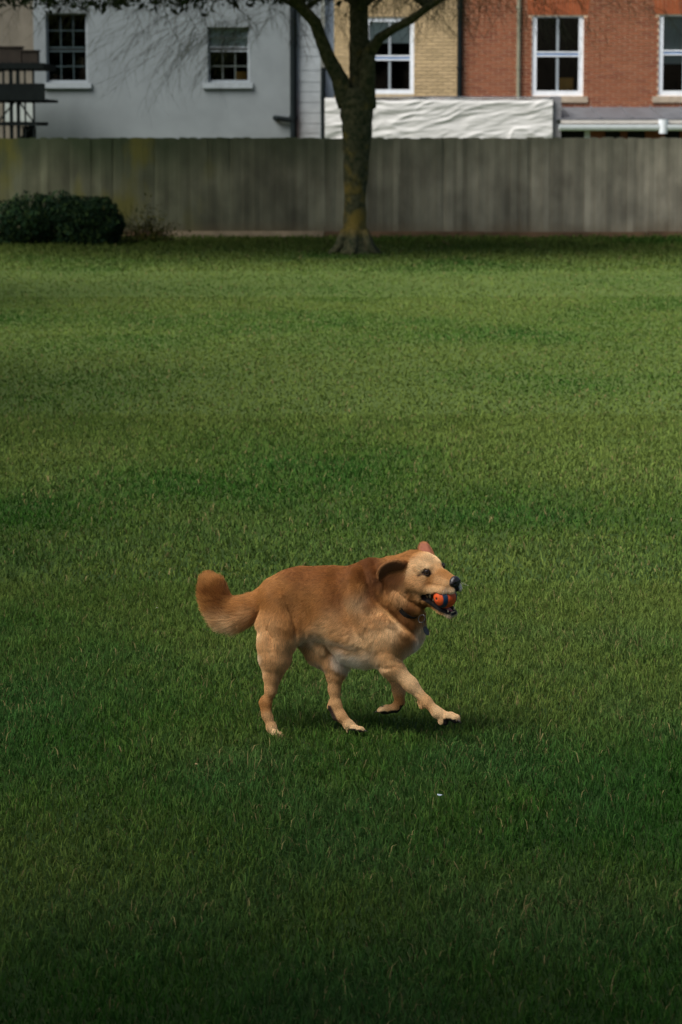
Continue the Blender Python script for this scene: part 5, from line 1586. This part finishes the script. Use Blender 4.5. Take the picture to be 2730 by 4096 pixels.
    mesh_obj('tongue', wp(V), Fq, m_ton, root, smooth=True)
    m_tooth = Mk('ivory_tooth', (0.62, 0.50, 0.33), 0.35, 0.5, var=0.15, scale=60)
    def tooth(p, d, ln, r):
        p = hd(*p); d = _n(HF * d[0] + HL * d[1] + HU * d[2])
        g = Geo().tube([wp(p), wp(p + d * ln * .5), wp(p + d * ln)], [r, r * .8, r * .25], 8)
        g.obj('tooth', m_tooth, root, smooth=True)
    tooth((60, -13, -138), (0.15, -.15, 1), 0.0145, 0.0033)
    tooth((62, 12, -138), (0.15, .1, 1), 0.0165, 0.0033)
    for l_ in (-7, -3.5, 0, 3.5, 7): tooth((69, l_, -139), (0.3, 0, 1), 0.0052, 0.0019)
    tooth((-8, -26, -92), (0.2, 0, 1), 0.014, 0.0042); tooth((4, -24, -101), (0.2, 0, 1), 0.009, 0.0035)
    # whiskers
    g = Geo()
    rnd = random.Random(2)
    for s in (-1, 1):
        for k in range(9):
            p = hd(78 - 5 * (k % 3), 22 * s, -44 - 4 * (k // 3))
            d = _n(HF * (0.6 - .2 * (k % 3)) + HL * s * 0.8 + HU * rnd.uniform(-.5, .1))
            L = rnd.uniform(.03, .05)
            g.tube([wp(p), wp(p + d * L * .5), wp(p + d * L + HU * -0.006)], [0.00022, 0.00017, 0.00006], 4)
    g.obj('whiskers', Mk('pale_whisker', (0.6, 0.55, 0.48), 0.5, 0.3), root)
    # collar with ring and disc tag
    m_col = Mk('black_webbing', (0.012, 0.011, 0.011), 0.7, 0.3, var=0.3, scale=60)
    m_metal = Mk('dark_metal', (0.05, 0.048, 0.045), 0.35, 0.5, metal=0.9, var=0.2, scale=40)
    cc = dqa(1140, 402, -215); ax = _n(dqa(1215, 330, -300) - dqa(1060, 470, -160))
    front = _n((dqa(1222, 478, -300) - cc) - ax * (dqa(1222, 478, -300) - cc).dot(ax)); sd = np.cross(ax, front)
    rf, rs = 0.0655, 0.0465
    V = []; Fq = []; n = 48
    for k in range(n):
        an = 2 * math.pi * k / n
        o = front * math.cos(an) * rf + sd * math.sin(an) * rs
        on = _n(o)
        for (w_, t_) in ((-.008, 0), (.008, 0), (.008, .0028), (-.008, .0028)):
            V.append(cc + o + ax * w_ + on * t_)
    for k in range(n):
        for j in range(4):
            Fq.append((k * 4 + j, ((k + 1) % n) * 4 + j, ((k + 1) % n) * 4 + (j + 1) % 4, k * 4 + (j + 1) % 4))
    collar = mesh_obj('collar', wp(np.array(V)), Fq, m_col, root)
    rc = dqa(1226, 490, -322)
    e1 = _n(np.array([0.85, 0.35, -0.35])); e2 = _n(np.array([0.1, -1.0, -0.25]))
    Geo().tube([wp(rc + (e1 * math.cos(a) * 0.0125 + e2 * math.sin(a) * 0.0125)) for a in np.linspace(0, 2 * math.pi, 25)], [0.0017] * 25, 8, cap=False).obj('ring', m_metal, collar, smooth=True)
    r2 = dqa(1236, 515, -328)
    Geo().tube([wp(r2 + np.array([math.cos(a) * 0.004, math.sin(a) * 0.007, 0.002 * math.cos(a)])) for a in np.linspace(0, 2 * math.pi, 17)], [0.001] * 17, 6, cap=False).obj('ring', m_metal, collar, smooth=True)
    tg = dqa(1249, 553, -332)
    d1 = _n(np.array([0.45, -0.9, 0.0])); d2 = _n(np.cross(d1, np.array([0.62, 0.3, -0.6]))); d3 = np.cross(d1, d2)
    V = []
    n = 24
    for z in (-0.0009, 0.0009):
        for k in range(n):
            an = 2 * math.pi * k / n
            V.append(tg + d1 * math.cos(an) * 0.0168 + d2 * math.sin(an) * 0.0112 + d3 * z)
    Fq = [tuple(range(n)), tuple(range(2 * n - 1, n - 1, -1))] + [(k, n + k, n + (k + 1) % n, (k + 1) % n) for k in range(n)]
    mesh_obj('tag', wp(np.array(V)), Fq, m_metal, collar)

    # claws
    m_claw = Mk('dark_claw', (0.03, 0.022, 0.018), 0.5, 0.4)
    for (u, v, ts_, du, dv) in ([(1414, 1020, -72 + d, 12, 9) for d in (-26, -9, 9, 26)] + [(498, 1108, -62 + d, 9, 9) for d in (-26, -9, 9, 26)] + [(924, 1074, 66 + d, 12, 4) for d in (-24, -8, 8, 24)] + [(994, 974, 72 + d, -9, 4) for d in (-22, -8, 8, 22)]):
        g = Geo().tube([wp(dq(u, v, ts_)), wp(dq(u + du, v + dv, ts_)), wp(dq(u + du * 1.6, v + dv * 2.0, ts_))], [0.0030, 0.0022, 0.0006], 7)
        g.obj('claw', m_claw, root, smooth=True)

    # ---- the ball between the jaws: rubber, orange with two blue bands
    bw = wp(BALL_C)
    axis = _n(np.array([-0.775, -0.20, -0.60]))
    a1 = _n(np.cross(axis, np.array([0, 1, 0]))); a2 = np.cross(axis, a1)
    V, Fq = ellipsoid(BALL_C, np.array([a1, a2, axis]) * BALL_R, 56, 64)
    hgt = ((V - BALL_C) @ axis) / BALL_R
    dirn = (V - BALL_C) / BALL_R
    blue = ((np.abs(hgt) > 0.44) & (np.abs(hgt) < 0.765))
    groove = np.exp(-((np.abs(hgt) - 0.44) / 0.018) ** 2) + np.exp(-((np.abs(hgt) - 0.765) / 0.018) ** 2)
    hole = np.exp(-((1 - hgt) / 0.006) ** 2)
    V = V - dirn * (0.0007 * groove + 0.003 * hole)[:, None]
    dirt = fbm(dirn * 6, 71, 3)[:, None]
    col = np.where(blue[:, None], (0.004, 0.028, 0.070), (0.72, 0.095, 0.018))
    scuff = np.clip((dirt - 0.52) * 4, 0, 1) * 0.6 * (~blue[:, None])
    col = col * (1 - scuff) + np.array([0.28, 0.07, 0.03]) * scuff
    col = np.where((groove > 0.5)[:, None] & ~blue[:, None], col * 0.6, col)
    col = np.where((hgt > 0.993)[:, None], (0.05, 0.015, 0.01), col)
    ball = thing('ball', 'orange rubber ball with dark blue bands gripped in the dog mouth', 'ball', bw)
    mb = mat_attr('rubber', 'col', 0.5, 0.4)
    col_mesh('ball_shell', wp(V), Fq, col, mb, ball, smooth=True)
    # raised lettering round the middle band
    m_txt = Mk('moulded_lettering', (0.50, 0.060, 0.014), 0.6, 0.3, var=0.2)
    cu = bpy.data.curves.new('lettering', 'FONT'); cu.body = 'ULTRA'; cu.size = 1.0; cu.align_x = 'CENTER'; cu.align_y = 'CENTER'; cu.extrude = 0.06
    cu.resolution_u = 3
    tmp = bpy.data.objects.new('lettering', cu); C.objects.link(tmp)
    dg = bpy.context.evaluated_depsgraph_get()
    me0 = bpy.data.meshes.new_from_object(tmp.evaluated_get(dg))
    bpy.data.objects.remove(tmp)
    co = np.array([v.co[:] for v in me0.vertices]); fc = [tuple(p.vertices) for p in me0.polygons]
    bpy.data.meshes.remove(me0)
    # text runs round the equator, read downwards on the visible side
    view = _n(np.array([0.42, 0.0, -0.9])); view = _n(view - axis * view.dot(axis)); dn = np.cross(axis, view)
    if dn[1] > 0: dn = -dn
    sc = 0.0105
    ang0 = math.radians(2)
    ang = ang0 + co[:, 0] * sc / BALL_R
    lat = co[:, 1] * sc / BALL_R + 0.05
    rr = BALL_R + 0.0001 + np.maximum(co[:, 2], 0) * 0.004
    up_side = axis if axis.dot(np.array([1.0, 0, 0])) > 0 else -axis
    pos = BALL_C + rr[:, None] * (np.cos(lat)[:, None] * (np.cos(ang)[:, None] * view + np.sin(ang)[:, None] * dn) + np.sin(lat)[:, None] * up_side)
    mesh_obj('lettering', wp(pos), fc, m_txt, ball)
    rp = []
    for a in np.linspace(0, 2 * math.pi, 25):
        an, la = ang0 + math.radians(45) + 0.11 * math.cos(a), 0.05 + 0.11 * math.sin(a)
        rp.append(BALL_C + (BALL_R + .0001) * (math.cos(la) * (math.cos(an) * view + math.sin(an) * dn) + math.sin(la) * up_side))
    Geo().tube([wp(p) for p in rp], [0.0005] * 25, 6, cap=False).obj('emblem_ring', m_txt, ball)

build_dog()
